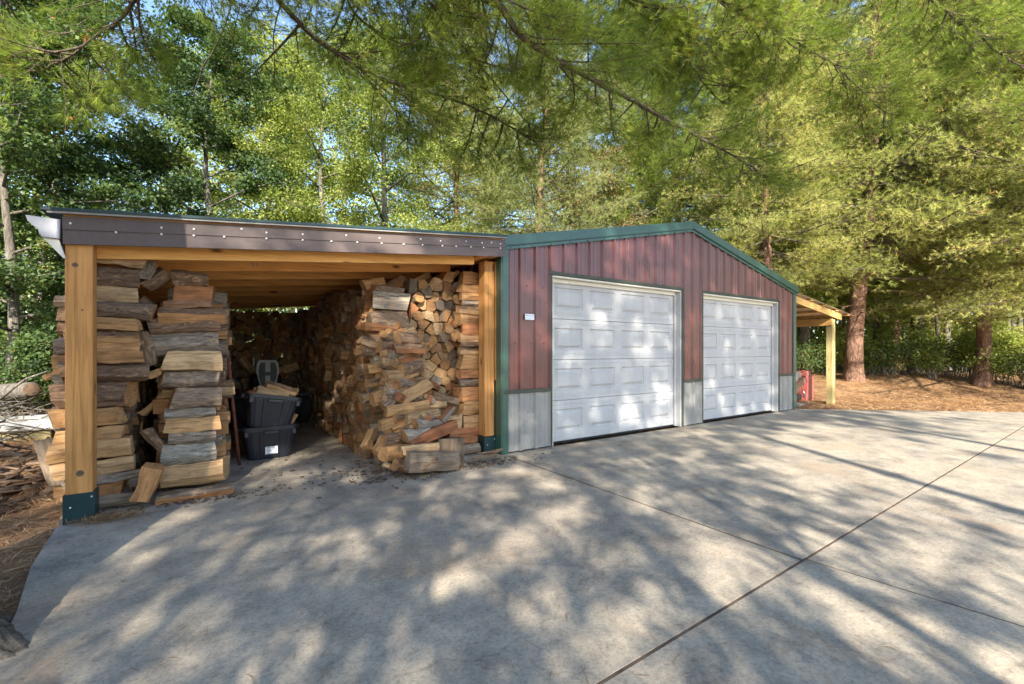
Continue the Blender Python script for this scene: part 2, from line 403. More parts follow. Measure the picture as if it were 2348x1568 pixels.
def grid_ground():
    xs = np.concatenate([[-900, -300, -100, -50, -30], np.linspace(-20, 34, 217), [42, 60, 100, 300, 900]])
    ys = np.concatenate([[-900, -300, -100, -40, -20], np.linspace(-12, 30, 169), [38, 50, 90, 300, 900]])
    X, Y = np.meshgrid(xs, ys); Z = terrain(X, Y)
    nx, ny = len(xs), len(ys)
    V = np.stack([X, Y, Z], -1).reshape(-1, 3)
    i = np.arange(ny-1)[:, None]*nx; j = np.arange(nx-1)[None, :]
    q = np.stack([i+j, i+j+1, i+nx+j+1, i+nx+j], -1).reshape(-1, 4)
    a = Acc(); a.add(V, np.concatenate([q[:, [0, 1, 2]], q[:, [0, 2, 3]]]))
    o = link('ground', a.mesh('ground', ['pine_straw_ground'], True)); tag(o, kind='structure')
grid_ground()

slab = bpy.data.objects.new('concrete_slab', None); COL.objects.link(slab); tag(slab, kind='structure')
def panel(pts, z0=-0.11, z1=0.0):
    n = len(pts); v = [Vector((p[0], p[1], z0)) for p in pts]+[Vector((p[0], p[1], z1)) for p in pts]
    bm = bmesh.new(); bv = [bm.verts.new(p) for p in v]
    bm.faces.new(bv[n:]); bm.faces.new(bv[:n][::-1])
    for i in range(n): bm.faces.new((bv[i], bv[(i+1) % n], bv[(i+1) % n+n], bv[i+n]))
    bmesh.ops.recalc_face_normals(bm, faces=bm.faces)
    me = bpy.data.meshes.new('slab_panel'); bm.to_mesh(me); bm.free(); me.materials.append(MATS['slab_concrete'])
    return link('slab_panel', me, slab)
g = 0.009
JX, JY0, JY1 = 2.85, 1.20, 1.40      # joint running away from the camera; joint along the garage (slightly skewed)
def jy(x): return 1.18+(x-1.2)*0.0205
panel([(-0.87, 4.30-g), (-0.83, 3.6), (-0.74, 3.0), (-0.70, 2.5), (-0.80, jy(-0.80)+g), (JX-g-0.004, jy(JX)+g), (JX-g-0.008, 4.30-g)])
panel([(JX+g, 4.41), (JX+g, jy(JX)+g), (13.5, jy(13.5)+g), (13.2, 1.72), (11.6, 3.1), (10.10, 4.41)])
panel([(-0.86, jy(-0.86)-g), (-0.9, -9), (4.2-2*g, -9), (3.05-g, -0.3), (JX+0.03-g, jy(JX)-g)])
panel([(JX+0.03+g, jy(JX)-g), (3.05+g, -0.3), (4.2, -9), (17, -9), (17, -1.5), (13.55, jy(13.5)-g)])
panel([(JX-g+0.012, 4.30+g), (-0.86, 4.30+g), (-0.90, 4.6), (-0.95, 10.9), (JX-g+0.012, 10.9)])
prism('slab_bed', [(-0.86, 4.36, -0.10), (-0.7, 2.6, -0.10), (-0.8, -8.9, -0.10), (16.8, -8.9, -0.10), (16.8, -1.5, -0.10), (13.1, 1.7, -0.10), (10.05, 4.36, -0.10)], (0, 0, 0.097), 'joint_dark', slab)

# ------------------------------------------------------------------ garage
GX0, GX1, GY, GB = 2.83, 10.0, 4.42, 11.0
PKX, PKZ, EZ0, EZ1 = 6.47, 3.24, 2.50, 2.47
D1 = (3.58, 6.22); D2 = (6.79, 9.31); DT = 2.165; WZ = 0.715
def roofz(x): return EZ0+(PKZ-EZ0)*(x-GX0)/(PKX-GX0) if x <= PKX else PKZ+(EZ1-PKZ)*(x-PKX)/(GX1-PKX)
garage = empty('garage', ((GX0+GX1)/2, GY, 0), 'maroon metal garage with low gable, two white doors and grey wainscot', 'garage')
def rib_profile(x0, x1, base):
    """x positions and outward offset of ribbed sheet metal, ribs every 0.229 m"""
    pts = {x0: 0.0, x1: 0.0}
    k = math.floor((x0-3.10)/0.229)-1
    while 3.10+k*0.229 < x1+0.3:
        c = 3.10+k*0.229
        prof = [(c-0.030, 0), (c-0.014, 0.028), (c+0.014, 0.028), (c+0.030, 0)]
        for f in (1/3, 2/3):
            m = c+0.229*f; prof += [(m-0.012, 0), (m-0.006, 0.006), (m+0.006, 0.006), (m+0.012, 0)]
        for px, d in prof:
            if x0 < px < x1: pts[px] = d
        k += 1
    return sorted(pts.items())
def sheet(name, x0, x1, zb, ztf, mat, parent, Y=GY, side=None, sideX=None):
    pr = rib_profile(x0, x1, 0); V = []; F = []
    xs = [p[0] for p in pr]
    if side is None and x0 < PKX < x1: pr.append((PKX, 0.0)); pr.sort()
    for x, d in pr:
        if side is None: V += [(x, Y-d, zb), (x, Y-d, ztf(x))]
        else: V += [(sideX+side*d, x, zb), (sideX+side*d, x, ztf(x))]
    for i in range(len(pr)-1): F.append((2*i, 2*i+2, 2*i+3, 2*i+1) if side is None or side > 0 else (2*i, 2*i+1, 2*i+3, 2*i+2))
    V = [rel(parent, v) for v in V]
    me = mesh_pf(name, V, F, [mat]); o = link(name, me, parent)
    md = o.modifiers.new('thick', 'SOLIDIFY'); md.thickness = 0.002; md.offset = -1
    return o
topf = lambda x: roofz(x)-0.03
edges = [GX0+0.03, 3.50]
SP = 0.916
# upper siding sheets, cut round the door openings
cuts = [GX0+0.02, D1[0]-0.035]
sheet('siding_panel', cuts[0], cuts[1], WZ+0.03, topf, 'maroon_metal', garage)
x = D1[0]-0.035
for w in (SP, SP, D1[1]+0.035-(D1[0]-0.035)-2*SP):
    sheet('siding_panel', x, x+w, DT+0.045, topf, 'maroon_metal', garage); x += w
sheet('siding_panel', D1[1]+0.035, D2[0]-0.035, WZ+0.03, topf, 'maroon_metal', garage)
x = D2[0]-0.035
for w in (SP, SP, D2[1]+0.035-(D2[0]-0.035)-2*SP):
    sheet('siding_panel', x, x+w, DT+0.045, topf, 'maroon_metal', garage); x += w
sheet('siding_panel', D2[1]+0.035, GX1-0.02, WZ+0.03, topf, 'maroon_metal', garage)
for a, b in ((GX0+0.02, D1[0]-0.035), (D1[1]+0.035, D2[0]-0.035), (D2[1]+0.035, GX1-0.02)):
    sheet('wainscot_panel', a, b, 0.012, lambda x: WZ-0.012, 'grey_metal', garage)
    box('wainscot_trim', (a, GY-0.034, WZ-0.014), (b, GY+0.004, WZ+0.03), 'trim_olive', garage)
# sides and back
y = GY+0.05
while y < GB-0.1:
    y2 = min(y+SP, GB)
    sheet('siding_panel', y, y2, WZ+0.03, lambda q: EZ0-0.03, 'maroon_metal', garage, side=-1, sideX=GX0+0.02)
    sheet('wainscot_panel', y, y2, 0.0, lambda q: WZ-0.01, 'grey_metal', garage, side=-1, sideX=GX0+0.02)
    sheet('siding_panel', y, y2, WZ+0.03, lambda q: EZ1-0.03, 'maroon_metal', garage, side=1, sideX=GX1-0.02)
    sheet('wainscot_panel', y, y2, -0.1, lambda q: WZ-0.01, 'grey_metal', garage, side=1, sideX=GX1-0.02)
    y = y2
prism('back_wall', [(GX0+0.03, GB, -0.1), (GX1-0.03, GB, -0.1), (GX1-0.03, GB, EZ1-0.03), (PKX, GB, PKZ-0.03), (GX0+0.03, GB, EZ0-0.03)], (0, -0.04, 0), 'maroon_metal', garage)
box('side_trim', (GX0-0.004, GY-0.012, WZ-0.014), (GX0+0.012, GY+6.5, WZ+0.028), 'trim_olive', garage)
# corner posts of green metal (an L of two leaves)
for s, X in ((1, GX0), (-1, GX1)):
    e = EZ0 if s > 0 else EZ1
    box('corner_trim', (X-0.002, GY-0.030, 0.0), (X+s*0.085, GY-0.006, e-0.05), 'green_metal', garage, 0.006)
    box('corner_trim', (X-s*0.022, GY-0.030, 0.0), (X-s*0.003, GY+0.10, e-0.05), 'green_metal', garage, 0.006)
# roof: two slopes with ribs seen along the rake, rake trims, ridge cap
for s, xa, za, xb, zb in ((0, GX0-0.05, EZ0-0.012, PKX, PKZ+0.005), (1, PKX, PKZ+0.005, GX1+0.05, EZ1-0.012)):
    prism('roof', [(xa, GY-0.02, za), (xb, GY-0.02, zb), (xb, GY-0.02, zb+0.03), (xa, GY-0.02, za+0.03)], (0, GB-GY+0.1, 0), 'green_metal', garage)
    dx, dz = xb-xa, zb-za
    for k, (o0, o1, yy, mt) in enumerate(((-0.065, 0.050, 0.062, 'green_metal'), (-0.075, -0.030, 0.052, 'green_metal'), (-0.115, -0.080, 0.040, 'green_metal'))):
        prism('rake_trim', [(xa, GY-yy, za+o0), (xb, GY-yy, zb+o0), (xb, GY-yy, zb+o1), (xa, GY-yy, za+o1)], (0, 0.03, 0), mt, garage)
    n = 12
    for k in range(n):
        t = (k+0.5)/n; sx = xa+dx*t; sz = za+dz*t-0.098
        bm = bmesh.new(); bmesh.ops.create_cone(bm, cap_ends=True, segments=8, radius1=0.008, radius2=0.006, depth=0.008)
        me = bpy.data.meshes.new('screw'); bm.to_mesh(me); bm.free(); me.materials.append(MATS['screw_dark'])
        o = link('screw', me, garage); o.location = rel(garage, (sx, GY-0.044, sz)); o.rotation_euler = (math.pi/2, 0, 0)
        if s == 0 and k == 0: screw_me = me
for (sx, sz) in ((3.02, 2.02), (3.20, 2.0), (3.44, 1.99), (3.02, 1.30), (3.25, 1.30), (3.46, 1.30), (6.36, 1.75), (6.62, 1.75), (6.36, 0.95), (6.62, 0.95), (9.5, 1.7), (9.8, 1.7), (9.8, 1.0)):
    o = link('screw', screw_me, garage); o.location = rel(garage, (sx, GY-0.005, sz)); o.rotation_euler = (math.pi/2, 0, 0)
# door frames + doors
def door_section(w, h, door, x0, z0, Y):
    xs = [0.0]; cells = []
    pw = (w-0.11*2-0.13*3)/4; x = 0.11
    for k in range(4): xs += [x, x+pw]; x += pw+0.13
    xs.append(w); zs = [0.0, 0.035, 0.125, h-0.115, h-0.03, h]
    V = []; F = []
    def q(*p):
        i = len(V); V.extend(p); F.append(tuple(range(i, i+len(p))))
    def y(z): return -0.003 if 0.03 < z < h-0.025 else 0
    for i in range(len(xs)-1):
        for j in range(len(zs)-1):
            a, b, c, d = xs[i], xs[i+1], zs[j], zs[j+1]
            if j == 2 and i % 2 == 1:
                def ring(ins, dep): return [(a+ins, dep, c+ins), (b-ins, dep, c+ins), (b-ins, dep, d-ins), (a+ins, dep, d-ins)]
                rs = [ring(0, 0), ring(0.014, 0.019), ring(0.026, 0.019), ring(0.060, -0.003)]
                for r0, r1 in zip(rs, rs[1:]):
                    for k in range(4): q(r0[k], r0[(k+1) % 4], r1[(k+1) % 4], r1[k])
                q(*rs[-1])
            else: q((a, 0, c), (b, 0, c), (b, 0, d), (a, 0, d))
    T = 0.04
    q((0, 0, h), (w, 0, h), (w, T, h), (0, T, h)); q((0, T, 0), (w, T, 0), (w, 0, 0), (0, 0, 0))
    q((0, T, 0), (0, 0, 0), (0, 0, h), (0, T, h)); q((w, 0, 0), (w, T, 0), (w, T, h), (w, 0, h)); q((w, T, 0), (0, T, 0), (0, T, h), (w, T, h))
    # shallow horizontal ribs above and below the raised panels
    for zz in (0.05, 0.075, h-0.045, h-0.065):
        q((0.02, -0.0035, zz), (w-0.02, -0.0035, zz), (w-0.02, 0.001, zz+0.011), (0.02, 0.001, zz+0.011))
        q((0.02, 0.001, zz-0.006), (w-0.02, 0.001, zz-0.006), (w-0.02, -0.0035, zz), (0.02, -0.0035, zz))
    me = mesh_pf('door_section', V, F, ['white_door'])
    o = link('door_section', me, door); o.location = Vector((x0, Y, z0))-garage.location-door.location
    return o
for (a, b), lab in ((D1, 'larger left white panelled overhead door, closed'), (D2, 'right white panelled overhead door, dappled by sun')):
    door = bpy.data.objects.new('garage_door', None); COL.objects.link(door); door.parent = garage
    door.location = rel(garage, ((a+b)/2, GY+0.1, 0)); door['label'] = lab
    hh = (DT-0.035)/4; DY = GY+0.10
    for k in range(4): door_section(b-a-0.05, hh-0.006, door, a+0.025, 0.03+k*hh, DY)
    sl = box('bottom_seal', (a+0.02, DY-0.004, 0.002), (b-0.02, DY+0.035, 0.029), 'rubber', None); sl.parent = door; sl.location -= garage.location+door.location
    lk_ = box('lock', (b-0.26, DY-0.02, 1.42), (b-0.235, DY+0.002, 1.445), 'chrome', None); lk_.parent = door; lk_.location -= garage.location+door.location
    for X0, X1 in ((a, a+0.022), (b-0.022, b)):
        box('door_jamb', (X0, GY-0.012, 0), (X1, GY+0.14, DT), 'cream_vinyl' if X0 == a else 'white_door', garage, 0.003)
    box('door_jamb', (a+0.0225, GY-0.012, DT-0.024), (b-0.0225, GY+0.14, DT-0.001), 'cream_vinyl', garage, 0.003)
    box('door_jamb', (b-0.062, DY-0.035, 0.01), (b-0.0225, DY-0.006, DT-0.03), 'white_door', garage, 0.003)
    box('door_jamb', (a+0.0225, DY-0.035, DT-0.075), (b-0.0625, DY-0.006, DT-0.026), 'cream_vinyl', garage, 0.003)
    box('door_jamb', (a+0.0225, DY-0.035, 0.01), (a+0.05, DY-0.006, DT-0.0765), 'cream_vinyl', garage, 0.003)
    for X0, X1 in ((a-0.036, a-0.001), (b+0.001, b+0.036)):
        box('door_trim', (X0, GY-0.028, 0.005), (X1, GY+0.01, DT+0.001), 'trim_olive', garage, 0.003)
    box('door_trim', (a-0.036, GY-0.030, DT+0.002), (b+0.036, GY+0.01, DT+0.045), 'trim_olive', garage, 0.003)
    box('door_backing', (a, GY+0.20, 0), (b, GY+0.23, DT+0.1), 'tractor_dark', garage, 0)
# maker's plate
pl = box('maker_plate', (3.155, GY-0.028, 1.585), (3.290, GY-0.0195, 1.655), 'paper', garage, 0.001)
def text(body, size, loc, mat, parent, rot=(math.pi/2, 0, 0)):
    c = bpy.data.curves.new('lettering', 'FONT'); c.body = body; c.size = size; c.extrude = 0.0004; c.align_x = 'CENTER'
    c.materials.append(MATS[mat]); c.resolution_u = 2; t_ = bpy.data.objects.new('lettering', c); COL.objects.link(t_)
    me = bpy.data.meshes.new_from_object(t_.evaluated_get(bpy.context.evaluated_depsgraph_get())); bpy.data.objects.remove(t_); bpy.data.curves.remove(c)
    o = bpy.data.objects.new('lettering', me); COL.objects.link(o)
    if parent: o.parent = parent
    o.location = loc; o.rotation_euler = rot; return o
text('Amtk. Co', 0.030, (0, -0.0056, 0.006), 'print_grey', pl); text('Carports etc.', 0.017, (0, -0.0056, -0.020), 'print_grey', pl)

# ------------------------------------------------------------------ wood shed (lean-to on the left)
FX0, FX1, FY = -0.84, 2.805, 4.30
def ftop(x): return 2.155+(x-FX0)*0.0925
shed = empty('wood_shed', ((FX0+FX1)/2, FY, 0), 'open lean-to wood shed with orange rafters, brown fascia and green roof', 'shed')
SB = 10.55
for o0, o1, yy in ((-0.105, -0.012, 0.0), (-0.205, -0.100, 0.008)):
    prism('fascia_board', [(FX0, FY+yy, ftop(FX0)+o0), (FX1, FY+yy, ftop(FX1)+o0), (FX1, FY+yy, ftop(FX1)+o1), (FX0, FY+yy, ftop(FX0)+o1)], (0, 0.02, 0), 'brown_metal', shed)
prism('roof_edge', [(FX0-0.07, FY-0.035, ftop(FX0-0.07)-0.002), (FX1, FY-0.035, ftop(FX1)-0.002), (FX1, FY-0.035, ftop(FX1)+0.012), (FX0-0.07, FY-0.035, ftop(FX0-0.07)+0.012)], (0, 0.03, 0), 'grey_metal', shed)
prism('roof', [(FX0-0.10, FY-0.045, ftop(FX0-0.1)+0.013), (FX1, FY-0.045, ftop(FX1)+0.013), (FX1, FY-0.045, ftop(FX1)+0.034), (FX0-0.10, FY-0.045, ftop(FX0-0.1)+0.034)], (0, SB-FY+0.1, 0), 'dark_green_metal', shed)
for sx, sz in ((-0.80, 0.05), (-0.56, 0.10), (-0.30, 0.05), (-0.30, 0.10), (-0.10, 0.05), (-0.10, 0.10), (0.10, 0.10), (0.22, 0.03), (0.40, 0.05), (0.40, 0.10), (0.68, 0.05), (0.68, 0.10),
               (0.92, 0.10), (1.05, 0.04), (1.15, 0.10), (1.36, 0.05), (1.38, 0.10), (1.6, 0.10), (1.78, 0.04), (1.80, 0.10), (2.0, 0.05), (2.02, 0.10), (2.18, 0.10), (2.3, 0.04), (2.36, 0.10), (2.5, 0.05), (2.52, 0.10), (2.62, 0.04), (2.74, 0.05), (2.74, 0.10)):
    o = link('screw', None, shed)
    bm = bmesh.new(); bmesh.ops.create_uvsphere(bm, u_segments=6, v_segments=4, radius=0.0085)
    me = bpy.data.meshes.new('screw'); bm.to_mesh(me); bm.free(); me.materials.append(MATS['screw_white'])
    bpy.data.objects.remove(o); o = link('screw', me, shed)
    o.location = rel(shed, (sx, FY-0.001, ftop(sx)-sz-0.012))
def rbz(x): return 2.000+(x-0.4)*0.0925        # bottom of the rafters
yr = 4.487; first = True
while yr < SB:
    prism('rafter', [(FX0+0.03, yr, rbz(FX0)), (2.505, yr, rbz(2.505)), (2.505, yr, ftop(2.505)-0.012), (FX0+0.03, yr, ftop(FX0)-0.012)], (0, 0.038, 0), 'rafter_wood_x', shed)
    yr += 0.61
prism('roof_deck', [(FX0, FY+0.021, ftop(FX0)-0.011), (2.80, FY+0.021, ftop(2.80)-0.011), (2.80, FY+0.021, ftop(2.80)+0.010), (FX0, FY+0.021, ftop(FX0)+0.010)], (0, SB-FY-0.03, 0), 'rafter_wood_x', shed)
box('ledger', (2.508, 4.37, 2.265), (2.60, SB, 2.455), 'rafter_wood_y', shed)
box('ledger', (2.602, 4.37, 2.30), (2.80, SB, 2.46), 'rafter_wood_y', shed)
box('eave_beam', (FX0+0.01, 4.49, 1.70), (FX0+0.05, SB, rbz(FX0)-0.005), 'post_wood_y', shed)
box('post', (-0.835, 4.335, 0.20), (-0.690, 4.48, ftop(-0.835)-0.014), 'post_wood_z', shed, 0.006)
box('post', (2.735, 4.58, 0.22), (2.800, 4.66, 1.0), 'post_wood_z', shed, 0.006) if False else None
box('post', (2.665, 4.52, 0.205), (2.795, 4.665, 2.262), 'post_wood_z', shed, 0.006)
box('nailer_board', (2.803, 4.50, 0.86), (2.822, 4.60, 2.262), 'post_wood_z', shed, 0.003)
for yb in (7.4, 10.4):
    box('post', (-0.835, yb, 0.0), (-0.695, yb+0.14, 1.698), 'post_wood_z', shed, 0.006)
def skirt(x0, y0, x1, y1, z1, z0=0.0):
    t = 0.006
    box('post_skirt', (x0-t-0.004, y0-t-0.004, z0), (x1+0.012, y0-0.003, z1), 'dark_green_metal', shed, 0.001)
    box('post_skirt', (x1+0.003, y0-0.0025, z0), (x1+0.010, y1+t, z1), 'dark_green_metal', shed, 0.001)
    box('post_skirt', (x0-t-0.004, y0-0.0025, z0), (x0-0.003, y1+t, z1), 'dark_green_metal', shed, 0.001)
    box('post_core', (x0+0.002, y0+0.002, z0), (x1-0.002, y1-0.002, 0.199), 'dark_green_metal', shed, 0.0)
    for sx, sz in ((x0+0.03, z1-0.09), (x1-0.004, z1-0.03)):
        bm = bmesh.new(); bmesh.ops.create_uvsphere(bm, u_segments=6, v_segments=4, radius=0.006)
        me = bpy.data.meshes.new('screw'); bm.to_mesh(me); bm.free(); me.materials.append(MATS['screw_white'])
        o = link('screw', me, shed); o.location = rel(shed, (sx, y0-t-0.005, sz))
skirt(-0.835, 4.335, -0.690, 4.48, 0.205)
skirt(2.665, 4.52, 2.795, 4.665, 0.20)
# knots of the left post
for kx, kz, kr in ((-0.782, 1.815, 0.013), (-0.757, 0.345, 0.017), (-0.745, 1.50, 0.005)):
    for rr_, dd, mt in ((kr*1.35, 0.0008, 'mower_brown'), (kr, 0.0016, 'debris_bark')):
        bm = bmesh.new(); bmesh.ops.create_cone(bm, cap_ends=True, segments=14, radius1=rr_, radius2=rr_, depth=dd*2)
        me = bpy.data.meshes.new('knot'); bm.to_mesh(me); bm.free(); me.materials.append(MATS[mt])
        o = link('knot', me, shed); o.location = rel(shed, (kx, 4.335, kz)); o.rotation_euler = (math.pi/2, 0, 0)
# K-style gutter with closed end, outside the eave
gx, gz = FX0-0.012, 1.985
gp = [(0, 0.13), (-0.004, 0.0), (-0.085, 0.0), (-0.10, 0.018), (-0.105, 0.05), (-0.135, 0.075), (-0.155, 0.10), (-0.165, 0.135)]
prism('gutter', [(gx+a, FY+0.0, gz+b) for a, b in gp], (0, 0.004, 0), 'gutter_white', shed)
Vg = []; Fg = []
for yy in (FY+0.004, SB+0.1):
    for a, b in gp: Vg.append(rel(shed, (gx+a, yy, gz+b)))
n = len(gp)
for i in range(n-1): Fg.append((i, i+1, i+1+n, i+n))
go = link('gutter', mesh_pf('gutter', Vg, Fg, ['gutter_white']), shed); md = go.modifiers.new('t', 'SOLIDIFY'); md.thickness = 0.003; md.offset = 0
prism('gutter_bracket', [(gx-0.01, FY+0.02, gz-0.004), (gx-0.085, FY+0.02, gz-0.004), (FX0+0.0, FY+0.02, gz-0.13), (FX0+0.012, FY+0.02, gz-0.13)], (0, 0.02, 0), 'cream_vinyl', shed)
prism('soffit', [(gx-0.01, FY+0.045, gz-0.006), (gx-0.08, FY+0.045, gz-0.006), (FX0+0.009, FY+0.045, gz-0.13)], (0, SB-FY-0.1, 0), 'cream_vinyl', shed)
text('31', 0.06, (-0.62, 0.66, 2.02), 'print_grey', shed)

# ------------------------------------------------------------------ lean-to on the right
lean = empty('lean_to', (11.4, 4.6, -0.1), 'small open lean-to roof on fresh pine post at garage right side', 'carport')
LY, LB = 4.50, 9.9
def lz(x): return 2.45-(x-10.0)*0.122
pr = []; x = 10.03
Vv, Ff = [], []
while x < 13.10:
    pr.append(x); x += 0.5
pr.append(13.12)
# corrugated sheet: ribs run down the slope, profile along Y
ys = []; y = LY-0.05
while y < LB:
    ys += [(y, 0), (y+0.05, 0), (y+0.066, 0.018), (y+0.094, 0.018), (y+0.11, 0)]; y += 0.23
for yy, h in ys:
    for xx in (10.03, 13.12): Vv.append(rel(lean, (xx, yy, lz(xx)+h)))
for i in range(len(ys)-1): Ff.append((2*i, 2*i+1, 2*i+3, 2*i+2))
ro = link('roof_sheet', mesh_pf('roof_sheet', Vv, Ff, ['roof_clear']), lean); md = ro.modifiers.new('t', 'SOLIDIFY'); md.thickness = 0.003
y = LY
k = 0
for xx in (10.3, 10.95, 11.6, 12.25, 12.9):
    box('purlin', (xx-0.045, LY-0.03, lz(xx)-0.042), (xx+0.045, LB, lz(xx)-0.006), 'fresh_pine_y', lean, 0.002)
for yy in (4.52, 5.72, 6.92, 8.12, 9.3):
    prism('rafter', [(10.0, yy, lz(10)-0.19), (12.62, yy, lz(12.62)-0.19), (12.62, yy, lz(12.62)-0.046), (10.0, yy, lz(10)-0.046)], (0, 0.04, 0), 'fresh_pine_x', lean)
box('beam', (12.19, 4.57, 1.80), (12.24, LB, 1.975), 'fresh_pine_y', lean)
box('post', (12.12, 4.57, -0.14), (12.185, 4.71, 1.96), 'fresh_pine_z', lean, 0.005) if False else None
box('post', (12.245, 4.57, -0.14), (12.385, 4.71, 1.955), 'fresh_pine_z', lean, 0.005)
for yb in (7.2, 9.7):
    box('post', (12.245, yb, -0.14), (12.385, yb+0.14, 1.955), 'fresh_pine_z', lean, 0.005)

# ------------------------------------------------------------------ firewood
LOGS = []     # dicts: V, F, M, tone, mtx, label, group, force
def ordn(n):
    w = ['bottom', 'second', 'third', 'fourth', 'fifth', 'sixth', 'seventh', 'eighth', 'ninth', 'tenth', 'eleventh', 'twelfth', 'thirteenth', 'fourteenth', 'fifteenth',
         'sixteenth', 'seventeenth', 'eighteenth', 'nineteenth', 'twentieth', 'twenty-first', 'twenty-second', 'twenty-third', 'twenty-fourth', 'twenty-fifth', 'twenty-sixth', 'twenty-seventh',
         'twenty-eighth', 'twenty-ninth', 'thirtieth', 'thirty-first', 'thirty-second', 'thirty-third', 'thirty-fourth', 'thirty-fifth', 'thirty-sixth', 'thirty-seventh', 'thirty-eighth', 'thirty-ninth', 'fortieth']
    return w[min(n, 39)]
def tname(t): return 'pale' if t < 0.2 else 'tan' if t < 0.42 else 'brown' if t < 0.6 else 'reddish' if t < 0.8 else 'grey'
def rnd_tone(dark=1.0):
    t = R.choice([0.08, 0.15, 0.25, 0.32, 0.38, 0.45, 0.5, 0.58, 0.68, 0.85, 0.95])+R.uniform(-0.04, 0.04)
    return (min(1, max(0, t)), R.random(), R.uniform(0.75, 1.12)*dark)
def log_geo(L, poly, bark, rng, segs=2, taper=0.06, jit=0.006, slant=0.012):
    """poly: (a,b) list CCW seen from +x; bark: flag per edge i -> i+1; axis along x, centred"""
    n = len(poly); V = []; F = []; M = []
    bend = rng.uniform(-1, 1)*0.012*L/0.45*(1 if segs > 1 else 0); bend2 = rng.uniform(-1, 1)*0.010*(1 if segs > 1 else 0)
    s0, s1 = [(rng.uniform(-slant, slant), rng.uniform(-slant, slant)) for _ in range(2)]
    for k in range(segs+1):
        t = k/segs; sc = 1+taper*(t-0.5)*rng.choice((1, 1)); x = (t-0.5)*L
        for a, b in poly:
            j = jit if 0 < k < segs else jit*0.5
            xx = x
            if k == 0: xx += s0[0]*a*10+s0[1]*b*10
            if k == segs: xx += s1[0]*a*10+s1[1]*b*10
            V.append((xx, a*sc+rng.uniform(-j, j)+bend*math.sin(math.pi*t), b*sc+rng.uniform(-j, j)+bend2*math.sin(math.pi*t)))
    for k in range(segs):
        for i in range(n):
            j = (i+1) % n
            F.append((k*n+i, k*n+j, (k+1)*n+j, (k+1)*n+i)[::-1]); M.append(1 if bark[i] else 0)
    F.append(tuple(range(n))[::-1] if False else tuple(range(n-1, -1, -1))); M.append(2)
    F.append(tuple(segs*n+i for i in range(n))); M.append(2)
    return V, F, M
def add_log(geo, mtx, tone, label=None, group=None, weight=None, force=False, kind='log'):
    V, F, M = geo
    c = mtx.translation; d = SA*c.x+CA*c.y
    if weight is None:
        weight = 0.05/max(d, 0.5)**2
    LOGS.append(dict(V=V, F=F, M=M, m=mtx, tone=tone, label=label, group=group, w=weight, force=force, off=(R.uniform(0, 50), R.uniform(0, 50)*0, R.uniform(0, 50)), kind=kind))
def section(kind, w, h, rng):
    """cross-section for logs seen from the side; -a faces the viewer. returns poly, bark flags"""
    W2, H2 = w/2, h/2
    if kind == 'bark':        # rounded bark side to the viewer, split behind
        poly = [(W2, -H2*0.8), (W2*0.9, H2*0.9), (0.1*W2, H2), (-W2*0.6, H2*0.82), (-W2*0.95, H2*0.35), (-W2, -H2*0.3), (-W2*0.65, -H2*0.85), (0, -H2)]
        fl = [0, 0, 1, 1, 1, 1, 1, 0]
    elif kind == 'split':     # one or two flat faces to the viewer, bark beneath or behind
        m = rng.uniform(-0.25, 0.25)
        poly = [(W2, -H2*0.7), (W2*0.8, H2*0.9), (-W2*0.7, H2), (-W2*0.95, H2*m), (-W2*0.8, -H2*0.95), (0, -H2)]
        fl = [1, 0, 0, 0, 0, 1]
    elif kind == 'mixed':     # bark band above, split face below
        poly = [(W2, -H2*0.7), (W2*0.7, H2), (-W2*0.3, H2*0.98), (-W2*0.75, H2*0.65), (-W2*0.95, H2*0.15), (-W2*0.85, -H2*0.95), (0, -H2)]
        fl = [0, 1, 1, 1, 0, 0, 1]
    elif kind == 'round':
        poly = [(W2*math.cos(a), H2*math.sin(a)) for a in [i*math.pi/4.5 for i in range(9)]]; fl = [1]*9
    else: raise ValueError(kind)
    poly = [(a+rng.uniform(-0.09, 0.09)*w, b+rng.uniform(-0.05, 0.05)*h) for a, b in poly]
    return poly, fl
def side_log(px0, py0, px1, py1, Y, kind, tone, label, group, depth=None, roll=0.0, yaw=0.0, bt=None, br=None, force=True):
    """log lying along the wall direction, its side filling the given rectangle on the plane Y"""
    a = onY(px0, (py0+py1)/2, Y); b = onY(px1, (py0+py1)/2, Y)
    zt = onY((px0+px1)/2, py0, Y).z; zb = onY((px0+px1)/2, py1, Y).z
    h = zt-zb; L = b.x-a.x; dp = depth or max(0.09, min(0.2, h*1.15))
    poly, fl = section(kind, dp, h*1.03, R)
    geo = log_geo(L, poly, fl, R, segs=5, jit=0.0075, slant=0.03, taper=R.uniform(-0.12, 0.12))
    # local axes: x -> along X, a -> +Y, b -> +Z
    m = Matrix.Translation(((a.x+b.x)/2, Y+dp/2, (zt+zb)/2)) @ Matrix.Rotation(yaw, 4, 'Z') @ Matrix.Rotation(roll, 4, 'Y')
    add_log(geo, m, (tone, R.random() if bt is None else bt, br or R.uniform(0.9, 1.1)), label, group, force=force)
